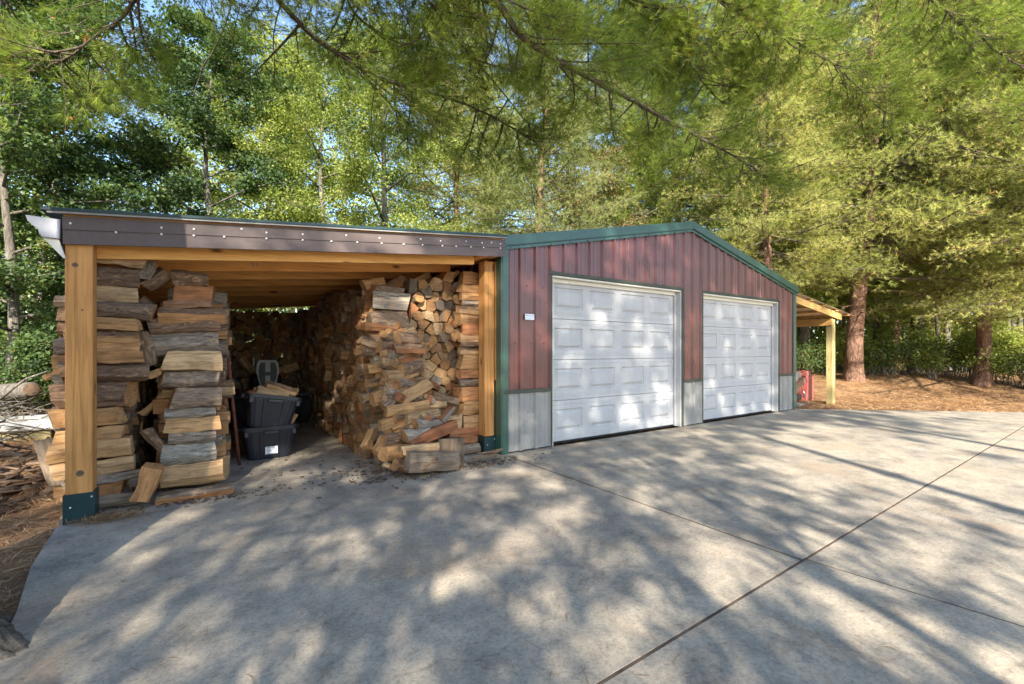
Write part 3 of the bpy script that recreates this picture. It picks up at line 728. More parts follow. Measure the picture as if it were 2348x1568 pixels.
def free_log(p0, p1, w, h, kind, tone, label, group, bt=None, br=1.0, spin=0.0, segs=4, round_=False):
    """log between two world points"""
    p0, p1 = Vector(p0), Vector(p1); ax = (p1-p0); L = ax.length; ax.normalize()
    up = Vector((0, 0, 1)); side = up.cross(ax)
    if side.length < 0.2: side = Vector((0.3, 1, 0))-ax*Vector((0.3, 1, 0)).dot(ax)
    side.normalize(); up2 = ax.cross(side)
    m = Matrix((ax, side, up2)).transposed().to_4x4(); m.translation = (p0+p1)/2
    m = m @ Matrix.Rotation(spin, 4, 'X')
    poly, fl = section(kind, w, h, R)
    add_log(log_geo(L, poly, fl, R, segs=segs, jit=0.008, slant=0.03, taper=R.uniform(-0.15, 0.15)), m, (tone, R.random() if bt is None else bt, br), label, group, force=True)

# --- left stacks: two columns seen from their side
g1 = 'logs of the first left column, behind the left post'
YA = 4.56
c1 = [ # x0,y0,x1,y1,kind,tone,bt,roll,words
 (170,562,335,604,'split',0.12,None,0.10,'pale tilted log with sharp split edge, topmost beside the left post'),
 (150,604,312,656,'bark',0.4,0.45,0.0,'thick rough-barked log just under the tilted pale one by the post'),
 (150,656,310,690,'split',0.06,None,0.0,'pale creamy split log third from the top beside the left post'),
 (150,690,350,729,'bark',0.5,0.55,0.03,'long grey-brown barked log sticking out rightwards, fourth from column top'),
 (150,729,318,756,'split',0.30,None,0.0,'smooth orange split log, fifth from the top beside left post'),
 (150,756,318,784,'mixed',0.34,0.2,0.0,'orange log with bark along its top, sixth from column top'),
 (150,784,318,806,'split',0.33,None,0.0,'narrow orange log above its twin, seventh from column top'),
 (150,806,325,832,'split',0.42,None,0.0,'deep orange log directly on the overhanging bark slab, by left post'),
 (130,832,335,876,'bark',0.5,0.30,0.02,'brown bark slab overhanging rightwards at mid height by left post'),
 (125,876,298,938,'bark',0.5,0.22,0.0,'tallest brown barked log, below the overhanging slab by left post'),
 (108,938,272,982,'split',0.34,None,0.0,'orange split log reaching left of the post, just below mid height'),
 (118,982,282,1014,'split',0.26,None,-0.03,'tan split log sixth from the ground by the left post'),
 (108,1014,300,1056,'split',0.22,None,-0.03,'tan split log fifth from the ground, widest to the left of post'),
 (115,1056,306,1092,'split',0.16,None,-0.02,'pale thick log with vertical end face, low beside left post'),
 (140,1090,342,1112,'round',0.5,0.75,-0.10,'thin grey barked branch laid under the pale log by the post'),
 (150,1110,282,1140,'split',0.55,None,0.0,'dull brown log second from the ground beside the left post'),
 (160,1138,322,1166,'split',0.93,None,0.0,'weathered grey log on the slab beside the left post skirt'),
]
for x0, y0, x1, y1, k, t, bt, rl, lab in c1:
    side_log(x0, y0, x1, y1, YA+R.uniform(-0.02, 0.02), k, t, lab, g1, bt=bt, roll=rl)
g2 = 'logs of the second left column'
YB = 4.66
c2 = [
 (392,618,472,655,'bark',0.45,0.1,0.0,'dark barked log topmost of the second left column'),
 (398,654,490,690,'split',0.62,None,-0.06,'reddish split log near the top of the second left column'),
 (372,688,480,706,'split',0.80,0.3,-0.10,'thin weathered splinter log under the reddish one, second column'),
 (368,704,514,742,'mixed',0.48,0.3,-0.03,'orange-brown log with ragged bark, longest near second column top'),
 (340,728,502,764,'bark',0.5,0.35,-0.06,'charcoal-dark barked log under the ragged orange one, second column'),
 (328,756,500,816,'bark',0.9,0.72,-0.07,'big smooth grey barked log leaning left, second column'),
 (380,808,502,850,'split',0.08,None,0.02,'pale arched split log at eye height, second column'),
 (366,848,502,890,'bark',0.3,0.6,0.0,'shaggy barked log with pale patch, below the arched one'),
 (392,886,504,936,'bark',0.5,0.55,0.0,'grey-brown furrowed log at knee-high middle of second column'),
 (376,934,496,960,'bark',0.9,0.85,0.0,'slim silver-grey log above the fresh orange one, second column'),
 (376,958,502,990,'split',0.25,None,0.0,'fresh tan split log with straight edges, second column'),
 (384,988,492,1016,'bark',0.9,0.70,0.0,'dull grey log sixth-lowest, under the fresh tan one'),
 (372,1014,490,1064,'bark',0.9,1.0,0.0,'whitish flaky barked log, third from the ground, second column'),
 (368,1062,520,1112,'split',0.20,None,0.0,'long pale cracked log, second from the ground, second column'),
]
for x0, y0, x1, y1, k, t, bt, rl, lab in c2:
    side_log(x0, y0, x1, y1, YB+R.uniform(-0.02, 0.02), k, t, lab, g2, bt=bt, roll=rl)
def fl(px0, py0, px1, py1, Y, w, h, kind, tone, lab, grp, bt=None, dY=0.0, spin=0.0, br=1.0):
    free_log(onY(px0, py0, Y), onY(px1, py1, Y+dY), w, h, kind, tone, lab, grp, bt=bt, spin=spin, br=br)
g3 = 'loose logs about the left columns'
fl(360,1146,535,1118,4.52,0.10,0.085,'mixed',0.58,'long flat reddish log lying on the slab before second column',g3,0.5)
fl(318,1150,352,1068,4.46,0.10,0.13,'split',0.5,'brown chunk standing on end between the two left columns',g3)
fl(345,592,325,640,4.70,0.11,0.10,'split',0.55,'brick-orange chunk behind the tilted pale log under the rafters',g3)
fl(330,655,385,625,4.75,0.12,0.13,'bark',0.35,'half log with dark bark wedged between column tops',g3,0.2)
fl(318,690,352,725,4.80,0.12,0.11,'bark',0.4,'dark-ended round piece wedged left of the reddish log',g3,0.2)
fl(322,760,345,835,4.72,0.11,0.10,'bark',0.4,'dark crooked piece standing in the gap between columns',g3,0.3)
fl(330,862,372,850,4.74,0.09,0.06,'split',0.35,'thin tan strip bridging the two left columns',g3)
fl(325,950,385,900,4.95,0.07,0.06,'split',0.3,'slanting tan stick deep in the gap between columns',g3)
fl(335,985,388,1040,4.75,0.09,0.08,'bark',0.4,'brown slanting branch low in the gap between columns',g3,0.2)
fl(300,1105,372,1088,4.60,0.10,0.09,'round',0.3,'round branch with cut yellow face low between columns',g3,0.8)
fl(100,868,152,846,4.80,0.06,0.04,'split',0.3,'yellowish splinter poking out left of the left post',g3)
fl(98,1008,132,1112,4.75,0.04,0.10,'split',0.95,'pale grey board leaning on the first column left of post',g3)

# right-hand ends of the columns: pieces turned towards the aisle
k = 0
for (xc, Y0, wds) in ((-0.50, 4.70, 'first'), (0.17, 4.82, 'second')):
    pass
def fill_rows(x0, x1, Y0, Y1, top, name):
    y = Y0
    while y < Y1:
        z = 0.0; hmax = top(y)+R.uniform(-0.12, 0.06)
        while z < hmax-0.05:
            h = R.uniform(0.08, 0.15); d = R.uniform(0.12, 0.17); L = (x1-x0)+R.uniform(-0.05, 0.05)
            poly, fg = section(R.choice(['bark', 'split', 'mixed']), d, h, R)
            m = Matrix.Translation(((x0+x1)/2+R.uniform(-0.04, 0.04), y+d/2+R.uniform(-0.01, 0.01), z+h/2)) @ Matrix.Rotation(R.uniform(-0.04, 0.04), 4, 'Y') @ Matrix.Rotation(R.choice((0, math.pi)), 4, 'X')
            add_log(log_geo(L, poly, fg, R, segs=1, jit=0.004), m, rnd_tone(), None, None, weight=0.00001, kind='bulk')
            z += h*0.98
        y += 0.15
fill_rows(-0.96, -0.56, 4.77, 9.4, lambda y: 1.72, 'a')
fill_rows(-0.36, 0.13, 4.88, 9.3, lambda y: 1.62 if y < 5.4 else 1.75, 'b')

# --- ends of stacked logs packed on a plane
def cells(nc, nr, w, h, rng, jitter=0.42):
    P = {}
    for r in range(nr):
        for c in range(nc):
            P[(r, c)] = ((c+0.5+(0.5 if r % 2 else 0)*0.8-0.2+rng.uniform(-jitter, jitter))*w/nc, (r+0.5+rng.uniform(-jitter, jitter)+0.25*math.sin(c*0.9+r*0.3))*h/nr)
    out = {}
    dw, dh = w/nc, h/nr
    for (r, c), (px, py) in P.items():
        x0_, x1_ = max(px-dw*0.95, -0.03), min(px+dw*0.95, w+0.03); y0_, y1_ = max(py-dh*0.9, 0.0), min(py+dh*0.9, h)
        if x1_-x0_ < 0.04 or y1_-y0_ < 0.04: continue
        poly = [(x0_, y0_), (x1_, y0_), (x1_, y1_), (x0_, y1_)]
        for rr in range(r-3, r+4):
            for cc in range(c-3, c+4):
                if (rr, cc) == (r, c) or (rr, cc) not in P: continue
                qx, qy = P[(rr, cc)]; mx, my = (px+qx)/2, (py+qy)/2; nx, ny = qx-px, qy-py
                new = []
                for i in range(len(poly)):
                    a, b = poly[i], poly[(i+1) % len(poly)]
                    da = (a[0]-mx)*nx+(a[1]-my)*ny; db = (b[0]-mx)*nx+(b[1]-my)*ny
                    if da <= 0: new.append(a)
                    if da*db < 0:
                        t = da/(da-db); new.append((a[0]+(b[0]-a[0])*t, a[1]+(b[1]-a[1])*t))
                poly = new
                if len(poly) < 3: break
            if len(poly) < 3: break
        if len(poly) < 3: continue
        poly = [(a, max(0.004, b)) for a, b in poly]
        # drop very short edges
        q = []
        for p in poly:
            if not q or math.hypot(p[0]-q[-1][0], p[1]-q[-1][1]) > 0.018: q.append(p)
        if len(q) >= 3 and math.hypot(q[0][0]-q[-1][0], q[0][1]-q[-1][1]) < 0.018: q.pop()
        if len(q) < 3: continue
        out[(r, c)] = q
    return out
def pack(nc, nr, w, h, origin, udir, outdir, L, namer, group, hcut=None, prot=0.05, dark=1.0, wscale=1.0, bulk=False):
    """u runs along udir, v is up, log axes along outdir; origin = lower start corner of the end faces"""
    udir, outdir, up = Vector(udir), Vector(outdir), Vector((0, 0, 1))
    base = Matrix((outdir, udir, up)).transposed().to_4x4()     # local x=out, a=u, b=up
    flip = base.to_3x3().determinant() < 0
    for (r, c), poly in cells(nc, nr, w, h, R).items():
        cx = sum(p[0] for p in poly)/len(poly); cy = sum(p[1] for p in poly)/len(poly)
        if hcut and cy > hcut(cx)+R.uniform(-0.06, 0.04): continue
        ar = 0.5*abs(sum(poly[i][0]*poly[(i+1) % len(poly)][1]-poly[(i+1) % len(poly)][0]*poly[i][1] for i in range(len(poly))))
        loc = [((a-cx)*0.95, (b-cy)*0.95) for a, b in poly]
        sp = R.random(); n = len(loc)
        if sp < 0.16:
            r0 = math.sqrt(ar/math.pi)*0.98; loc = [(r0*math.cos(i*math.pi/4), r0*math.sin(i*math.pi/4)*R.uniform(0.85, 1)) for i in range(8)]; fg = [1]*8; n = 8
        else:
            s = R.randrange(n); kk = R.choice((1, 2, 2, 3)); fg = [1 if (i-s) % n < kk else 0 for i in range(n)]
        if flip: loc = loc[::-1]; fg = ([fg[-1]]+fg[:-1])[::-1]
        ll = L*R.uniform(0.85, 1.1); geo = log_geo(ll, loc, fg, R, segs=1, taper=0, jit=0.003, slant=0.03)
        pos = Vector(origin)+udir*cx+up*cy+outdir*(-ll/2+R.uniform(-prot, prot)+(0.05 if R.random() < 0.07 else 0))
        m = Matrix.Translation(pos) @ base @ Matrix.Rotation(R.uniform(-0.06, 0.06), 4, 'Z') @ Matrix.Rotation(R.uniform(-0.06, 0.06), 4, 'Y')
        if flip: m = m @ Matrix.Diagonal((1, 1, 1, 1))
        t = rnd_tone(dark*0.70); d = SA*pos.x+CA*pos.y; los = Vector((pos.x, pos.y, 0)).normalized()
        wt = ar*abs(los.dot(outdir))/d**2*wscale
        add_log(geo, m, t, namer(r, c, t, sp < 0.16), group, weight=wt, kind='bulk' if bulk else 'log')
def shedtop(x): return rbz(x)-0.02
SX = 1.46
def nm_side(r, c, t, rnd): return f"{tname(t[0])} {'round' if rnd else 'split'} log end in right stack's aisle face, {ordn(r)} course, {ordn(c) if c else 'first'} from its front"
def nm_front(r, c, t, rnd): return f"{tname(t[0])} {'round' if rnd else 'split'} log end in right stack's front face, {ordn(r)} course, {ordn(c) if c else 'first'} from left"
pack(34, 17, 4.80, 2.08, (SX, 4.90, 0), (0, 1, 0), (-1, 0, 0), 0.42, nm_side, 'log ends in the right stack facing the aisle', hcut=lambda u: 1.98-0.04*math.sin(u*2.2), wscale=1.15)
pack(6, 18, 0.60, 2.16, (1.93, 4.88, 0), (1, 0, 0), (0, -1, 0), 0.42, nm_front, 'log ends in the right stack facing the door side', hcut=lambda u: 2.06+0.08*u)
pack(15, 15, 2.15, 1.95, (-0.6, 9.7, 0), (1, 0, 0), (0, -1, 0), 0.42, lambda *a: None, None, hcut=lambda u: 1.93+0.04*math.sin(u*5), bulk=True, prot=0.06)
# inner filling of the right stack, two rows of logs behind the faces
for x0, x1 in ((1.95, 2.36), (2.38, 2.78)):
    y = 5.4
    while y < 9.6:
        z = 0
        while z < 1.9:
            poly, fg = section('split', 0.19, 0.15, R)
            add_log(log_geo(x1-x0, poly, fg, R, segs=1, jit=0.004), Matrix.Translation(((x0+x1)/2, y, z+0.08)), rnd_tone(), weight=0, kind='bulk'); z += 0.155
        y += 0.2

# --- the pillar beside the right post, logs lying across
g4 = 'logs of the pillar beside the right post'
ye = [628, 655, 673, 690, 703, 721, 745, 766, 784, 797, 812, 846, 866, 886, 916, 950, 983]
tn = [0.5, 0.42, 0.35, 0.45, 0.2, 0.3, 0.66, 0.25, 0.5, 0.22, 0.35, 0.6, 0.9, 0.55, 0.3, 0.22, 0.6]
for i in range(16):
    kd = 'bark' if i in (3, 8, 12) else 'mixed' if i in (4, 9) else 'split'
    xl = 1056+[8, 2, 4, 6, -2, 0, 8, 0, 4, 0, 6, 0, 2, 0, 6, 10][i]
    side_log(xl, ye[i], 1150, ye[i+1], 4.70+R.uniform(-0.015, 0.015), kd, tn[i], f"{tname(tn[i])} {'barked' if kd == 'bark' else 'split'} log {ordn(i).replace('bottom', 'topmost')} from the top in pillar beside right post" if i else 'brown log topmost in the pillar beside the right post', g4)
side_log(1030, 984, 1104, 1003, 4.66, 'split', 0.68, 'long reddish log second from the ground beside right post', g4)
side_log(1035, 1001, 1106, 1024, 4.66, 'split', 0.62, 'long brown log at the ground beside right post, under the reddish one', g4)
side_log(1015, 1022, 1100, 1044, 4.56, 'split', 0.94, 'grey log lying on the slab before the right post', g4)
side_log(1026, 950, 1060, 982, 4.68, 'split', 0.12, 'short pale block left of the pillar near the ground', g4)

# --- the slump of logs fallen from the stack
g5 = 'logs slumped at the front of the right stack'
sl = [
 (933,1058,1041,1054,4.05,0.17,0.19,'split',0.95,None,'big weathered grey log lying foremost on the slab'),
 (921,1033,1001,1024,4.14,0.12,0.085,'split',0.10,None,'pale flat log on top of the foremost grey log'),
 (938,1018,1042,972,4.34,0.11,0.11,'split',0.72,None,'long reddish-brown log slanting up to the right, low in slump'),
 (928,1002,988,992,4.36,0.13,0.13,'bark',0.4,0.85,'silver-barked log with dark cut end, low in slump'),
 (945,972,1012,972,4.44,0.14,0.13,'bark',0.4,0.75,'thick grey barked log behind the slanting reddish one'),
 (876,943,986,926,4.52,0.12,0.13,'split',0.28,None,'long tan log pointing left out of the slump at knee height'),
 (924,962,1012,944,4.50,0.11,0.12,'split',0.12,None,'pale log below the long tan one, knee height in slump'),
 (908,918,988,874,4.60,0.13,0.15,'split',0.22,None,'large pale split log slanting up right, middle of slump'),
 (985,950,1015,915,4.68,0.12,0.14,'mixed',0.4,0.4,'brown log end behind the large slanting pale log'),
 (880,866,938,858,4.66,0.14,0.17,'split',0.2,None,'pale splintered chunk above the large slanting log'),
 (915,850,968,840,4.66,0.17,0.16,'bark',0.3,0.35,'fat barked round with ragged pale rim, middle of slump'),
 (898,800,978,800,4.68,0.15,0.12,'mixed',0.62,0.15,'curved black-barked log with orange underside'),
 (905,776,962,782,4.72,0.16,0.18,'bark',0.25,0.35,'large angular barked chunk above the curved log'),
 (866,796,906,786,4.74,0.15,0.15,'bark',0.35,0.3,'five-sided block with dark bark left of the angular chunk'),
 (826,748,905,752,4.80,0.12,0.10,'split',0.60,None,'reddish plank-like log sticking out high in the stack corner'),
 (822,778,870,792,4.78,0.13,0.11,'mixed',0.15,0.2,'pale wedge with dark bark strip in the stack corner'),
 (820,802,866,812,4.80,0.13,0.13,'bark',0.4,0.15,'dark barked log below the pale wedge in stack corner'),
 (868,828,930,822,4.72,0.11,0.09,'split',0.12,None,'yellowish crumbled log lying on the pale chunk'),
 (905,824,965,826,4.74,0.10,0.09,'split',0.65,None,'dull reddish log under the curved black-barked one'),
 (850,918,885,908,4.62,0.14,0.18,'split',0.35,None,'squarish tan block left of the large slanting pale log'),
 (875,934,905,910,4.56,0.13,0.12,'bark',0.4,0.5,'triangular mossy-barked piece under the slanting pale log'),
 (868,978,908,962,4.50,0.11,0.12,'split',0.3,None,'tan wedge low at the left edge of the slump'),
 (878,1010,928,1004,4.42,0.15,0.15,'bark',0.35,0.4,'brown barked chunk low in the slump, over the sunlit one'),
 (878,1040,930,1030,4.34,0.14,0.13,'split',0.33,None,'sunlit orange chunk low at the slump left corner'),
 (905,1066,936,1070,4.16,0.13,0.12,'bark',0.4,0.05,'blackened log butt at left of the foremost grey log'),
 (858,1040,882,1000,4.52,0.10,0.10,'split',0.28,None,'narrow tan piece standing at the stack foot corner'),
 (836,1030,856,985,4.66,0.10,0.10,'split',0.3,None,'tan stave standing on end at the stack foot'),
 (880,1062,902,1072,4.24,0.05,0.05,'split',0.15,None,'small pale splinter on the slab at slump corner'),
 (1003,958,1030,930,4.72,0.10,0.12,'split',0.4,None,'tan chunk between slump and pillar at knee height'),
 (838,880,880,872,4.76,0.12,0.10,'mixed',0.4,0.3,'brown log poking from stack corner at hip height'),
 (836,846,884,842,4.80,0.12,0.12,'split',0.35,None,'tan split log poking from stack corner under the dark one'),
 (1095,1040,1152,1030,4.30,0.03,0.02,'bark',0.4,0.4,'loose strip of dark bark at the foot of right post'),
 (1085,1052,1140,1042,4.20,0.03,0.02,'bark',0.4,0.5,'long curled bark sliver lying on slab before garage corner'),
 (965,1077,1004,1050,3.98,0.03,0.02,'bark',0.4,0.2,'thin brown stick leaning on the foremost grey log'),
 (935,655,985,628,5.1,0.10,0.08,'split',0.2,None,'thin pale log laid on top of the front face under rafters'),
 (1000,660,1050,622,5.0,0.05,0.05,'split',0.15,None,'pale splinter pointing up under the rafters, stack top'),
 (828,655,880,648,4.98,0.16,0.15,'split',0.3,None,'big tan log topmost at the stack corner under rafters'),
 (880,665,925,640,5.05,0.14,0.12,'mixed',0.4,0.3,'brown log second topmost at the stack corner'),
]
for x0, y0, x1, y1, Y, w, h, k, t, bt, lab in sl:
    # sticks and thin bark keep their thickness; others reach slightly back into the heap
    q = 1.0 if w < 0.06 or Y < 4.4 else 0.86
    mx_, my_ = (x0+x1)/2, (y0+y1)/2
    fl(mx_+(x0-mx_)*q, my_+(y0-my_)*q, mx_+(x1-mx_)*q, my_+(y1-my_)*q, Y+(0.06 if Y > 4.4 else 0), w*q, h*q, k, t, lab, g5, bt=bt, dY=0.06 if w > 0.06 else 0.0, br=0.76)
# standing block
stp = [(0.10, -0.02), (0.09, 0.10), (0.0, 0.16), (-0.09, 0.10), (-0.10, -0.08), (0.0, -0.11)]
add_log(log_geo(0.28, stp, [0, 0, 0, 0, 1, 1], R, segs=2), Matrix.Translation((2.12, 4.33, 0.142)) @ Matrix.Rotation(math.pi/2, 4, 'Y') @ Matrix.Rotation(0.9, 4, 'X'), (0.93, 0.3, 0.5), 'mossy brown block standing on end behind the foremost grey log', g5, force=True)
# hidden rubble keeping the slump up
for i in range(90):
    z = R.uniform(0.05, 1.45); yy = 4.34+0.42*min(1, z/1.3)+R.uniform(0.10, 0.24)
    poly, fg = section(R.choice(['bark', 'split', 'mixed']), R.uniform(0.07, 0.12), R.uniform(0.07, 0.12), R)
    L = R.uniform(0.22, 0.36)
    m = Matrix.Translation((R.uniform(1.62, 2.25 if z < 0.7 else 1.9), yy, z)) @ Euler((R.uniform(0, 6), R.uniform(-0.5, 0.5), R.uniform(-0.4, 0.9))).to_matrix().to_4x4()
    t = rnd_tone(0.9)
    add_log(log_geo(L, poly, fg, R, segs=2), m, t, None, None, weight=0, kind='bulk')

# --- logs strewn in the back of the shed, in front of the back stack
g6 = 'loose logs in front of the back stack'
for i, (x0, y0, x1, y1, lab) in enumerate((
 (550,820,590,868,'yellowish log leaning against the back stack, left of the other two'),
 (622,856,680,838,'yellow split log lying slanted at the middle of the back stack'),
 (630,884,660,860,'thin pale stick leaning at the back, above the seat'),
 (545,880,592,868,'long olive-coloured log low at the back left'))):
    free_log(onY(x0, y0, 9.1), onY(x1, y1, 9.2), 0.14 if i != 2 else 0.04, 0.13 if i != 2 else 0.03, 'split', [0.2, 0.15, 0.2, 0.3][i], lab, g6)
for i in range(40):
    x = R.uniform(-0.3, 1.4); z = R.uniform(0.06, 0.9)
    poly, fg = section(R.choice(['bark', 'split', 'mixed']), 0.13, 0.12, R)
    m = Matrix.Translation((x, 9.35-0.5*(1-z)+R.uniform(-0.1, 0.1), z)) @ Euler((R.uniform(0, 6), R.uniform(-0.5, 0.5), R.uniform(-0.6, 0.6))).to_matrix().to_4x4()
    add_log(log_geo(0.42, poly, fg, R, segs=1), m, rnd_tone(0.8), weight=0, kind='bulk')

def log_mesh(name, items, world=False):
    V = []; F = []; M = []; LC = []; TN = []
    for it in items:
        n0 = len(V); mm = it['m'] if world else Matrix.Identity(4)
        for v in it['V']:
            V.append(mm @ Vector(v)); LC.append((v[0]+it['off'][0], v[1], v[2]+it['off'][2]*0.013)); TN.append(it['tone'])
        F += [tuple(i+n0 for i in f) for f in it['F']]; M += it['M']
    me = bpy.data.meshes.new(name); me.from_pydata([tuple(v) for v in V], [], F)
    for k in ('split_wood', 'bark', 'log_end'): me.materials.append(MATS[k])
    me.polygons.foreach_set('material_index', M)
    a = me.attributes.new('lc', 'FLOAT_VECTOR', 'POINT'); a.data.foreach_set('vector', np.array(LC, float).ravel())
    a = me.attributes.new('tone', 'FLOAT_VECTOR', 'POINT'); a.data.foreach_set('vector', np.array(TN, float).ravel())
    me.update(); return me
forced = [l for l in LOGS if l['force']]
rest = sorted([l for l in LOGS if not l['force'] and l['kind'] == 'log'], key=lambda l: -l['w'])
nind = 292-len(forced)
for l in forced+rest[:nind]:
    o = link('firewood_log', log_mesh('firewood_log', [l])); o.matrix_world = l['m']
    tag(o, l['label'], 'log', l['group'])
o = link('firewood_pile', log_mesh('firewood_pile', rest[nind:]+[l for l in LOGS if l['kind'] == 'bulk'], True))
tag(o, 'remaining mass of stacked firewood filling the shed sides and back', 'firewood', kind='stuff')
print('LOGS', len(LOGS), len(forced))

# ------------------------------------------------------------------ storage totes
def lathe_box(rings, mat, name, parent, cap_top=False, cap_bot=True):
    """rings: (halfx, halfy, z, corner radius)"""
    V = []; F = []; n = 0
    cs = []
    for hx, hy, z, r in rings:
        ring = []
        for sx, sy, a0 in ((1, 1, 0), (-1, 1, 90), (-1, -1, 180), (1, -1, 270)):
            for k in range(4):
                a = math.radians(a0+k*30); ring.append((sx*(hx-r)+r*math.cos(a), sy*(hy-r)+r*math.sin(a), z))
        V += ring; n = len(ring)
    for i in range(len(rings)-1):
        for j in range(n): F.append((i*n+j, i*n+(j+1) % n, (i+1)*n+(j+1) % n, (i+1)*n+j))
    if cap_bot: F.append(tuple(range(n))[::-1])
    if cap_top: F.append(tuple((len(rings)-1)*n+j for j in range(n)))
    return link(name, mesh_pf(name, V, F, [mat]), parent)
def tote(loc, rot, label):
    t = empty('storage_tote', loc, label, 'tote', 'black plastic storage totes')
    t.rotation_euler = rot
    H = 0.37
    lathe_box([(0.205, 0.165, 0, 0.05), (0.212, 0.172, 0.012, 0.05), (0.258, 0.212, H-0.055, 0.045), (0.258, 0.212, H-0.01, 0.045), (0.250, 0.204, H-0.01, 0.04), (0.205, 0.165, 0.02, 0.05), (0.0, 0.0, 0.02, 0.0)], 'tote_plastic', 'body', t)
    lathe_box([(0.262, 0.216, H-0.045, 0.05), (0.285, 0.240, H-0.040, 0.055), (0.287, 0.242, H, 0.055), (0.252, 0.206, H, 0.04), (0.252, 0.206, H-0.045, 0.04)], 'tote_plastic', 'rim', t, cap_bot=False)
    for x in (-0.185, -0.105, 0.105, 0.185):       # raised ribs on the front
        sgn = -0.1 if x < 0 else 0.1
        V = []; 
        for z, hy, s in ((0.02, 0.176, 0.80), (H-0.05, 0.214, 1.0)):
            xc = x*s
            V += [(xc-0.012, -hy+0.004, z), (xc+0.012, -hy+0.004, z), (xc+0.008, -hy-0.009, z), (xc-0.008, -hy-0.009, z)]
        F = [(0, 1, 5, 4), (1, 2, 6, 5), (2, 3, 7, 6), (3, 0, 4, 7), (3, 2, 1, 0), (4, 5, 6, 7)]
        link('rib', mesh_pf('rib', V, F, ['tote_plastic']), t)
    hb = box('handle', (-0.07, -0.262, H-0.075), (0.07, -0.243, H-0.045), 'tote_plastic', None, 0.004); hb.parent = t
    for s in (-1, 1):
        hb = box('handle', (s*0.30-0.014, -0.08, H-0.055), (s*0.30+0.014, 0.08, H-0.015), 'tote_plastic', None, 0.005); hb.parent = t
        lt = box('latch', (s*0.235-0.02, -0.25, H-0.10), (s*0.235+0.02, -0.232, H-0.04), 'tote_plastic', None, 0.004); lt.parent = t
    return t
t1 = tote((0.56, 5.86, 0), (0, 0, 0.03), 'lower dark tote on the slab with white paper label')
lb = box('paper_label', (-0.062, -0.2025, 0.055), (0.062, -0.1995, 0.140), 'paper', None, 0); lb.parent = t1; lb.rotation_euler = (math.radians(7), 0, 0); lb.location = (0.012, -0.1935, 0.100)
for k, (wd, zz) in enumerate(((0.05, 0.030), (0.045, 0.012), (0.055, -0.004), (0.04, -0.020))):
    b_ = box('printed_line', (-0.054, -0.0025, zz), (-0.054+wd, -0.0017, zz+0.006), 'print_grey', None, 0); b_.parent = lb
b_ = box('printed_line', (-0.05, -0.0025, -0.040), (0.05, -0.0017, -0.034), 'print_grey', None, 0); b_.parent = lb
t2 = tote((0.545, 5.84, 0.335), (math.radians(-3), math.radians(9.5), 0.06), 'upper dark tote tilted in the lower one, heaped with split logs')
for i, (x, y, z, rz, ry, lab, tt, kd) in enumerate((
 (-0.02, -0.12, 0.41, 0.05, 0.12, 'pale split log lying along the front rim of the upper tote', 0.1, 'split'),
 (0.06, -0.10, 0.47, 0.12, 0.18, 'barked log with pale end on top of the tote heap', 0.25, 'mixed'),
 (0.10, 0.02, 0.475, 0.15, 0.12, 'tan wedge log behind the topmost one in the upper tote', 0.22, 'split'),
 (-0.13, 0.04, 0.42, 1.2, 0.0, 'brown triangular log end at left of the tote heap', 0.45, 'split'),
 (-0.17, -0.05, 0.39, 1.0, -0.2, 'reddish log leaning on the left rim of the upper tote', 0.6, 'split'),
 (0.12, 0.12, 0.40, 0.3, 0.1, 'tan log at the back rim of the upper tote', 0.35, 'bark'))):
    poly, fg = section(kd, 0.10, 0.085, R)
    w_ = dict(zip('VFM', log_geo(0.33 if i < 3 else 0.26, poly, fg, R, segs=3))); w_['off'] = (R.uniform(0, 9), 0, R.uniform(0, 9)); w_['tone'] = (tt, R.random(), 1.0)
    o = link('firewood_log', log_mesh('firewood_log', [w_]))
    mt = Matrix.Translation(t2.location) @ t2.rotation_euler.to_matrix().to_4x4() @ Matrix.Translation((x, y, z-0.02)) @ Matrix.Rotation(rz, 4, 'Z') @ Matrix.Rotation(ry, 4, 'Y')
    o.matrix_world = mt; tag(o, lab, 'log', 'logs heaped in the upper tote')
poly, fg = section('split', 0.06, 0.05, R)
w_ = dict(zip('VFM', log_geo(0.16, poly, fg, R, segs=2))); w_['off'] = (1, 0, 1); w_['tone'] = (0.25, 0.5, 0.9)
o = link('firewood_log', log_mesh('firewood_log', [w_])); o.matrix_world = Matrix.Translation((0.80, 5.78, 0.40)) @ Matrix.Rotation(-1.0, 4, 'Y'); tag(o, 'short stick standing in the right end of the lower tote', 'log')

# rusty pole leaning on the second column
V_, T_ = tube_arr([(0.265, 5.55, 0.0), (0.21, 5.39, 0.56), (0.155, 5.22, 1.14)], [0.016, 0.015, 0.015], 10)
a_ = Acc(); a_.add(V_, T_); o = link('rusty_pole', a_.mesh('rusty_pole', ['rust'], True)); tag(o, 'rusty brown pole leaning against the second wood column', 'pole')

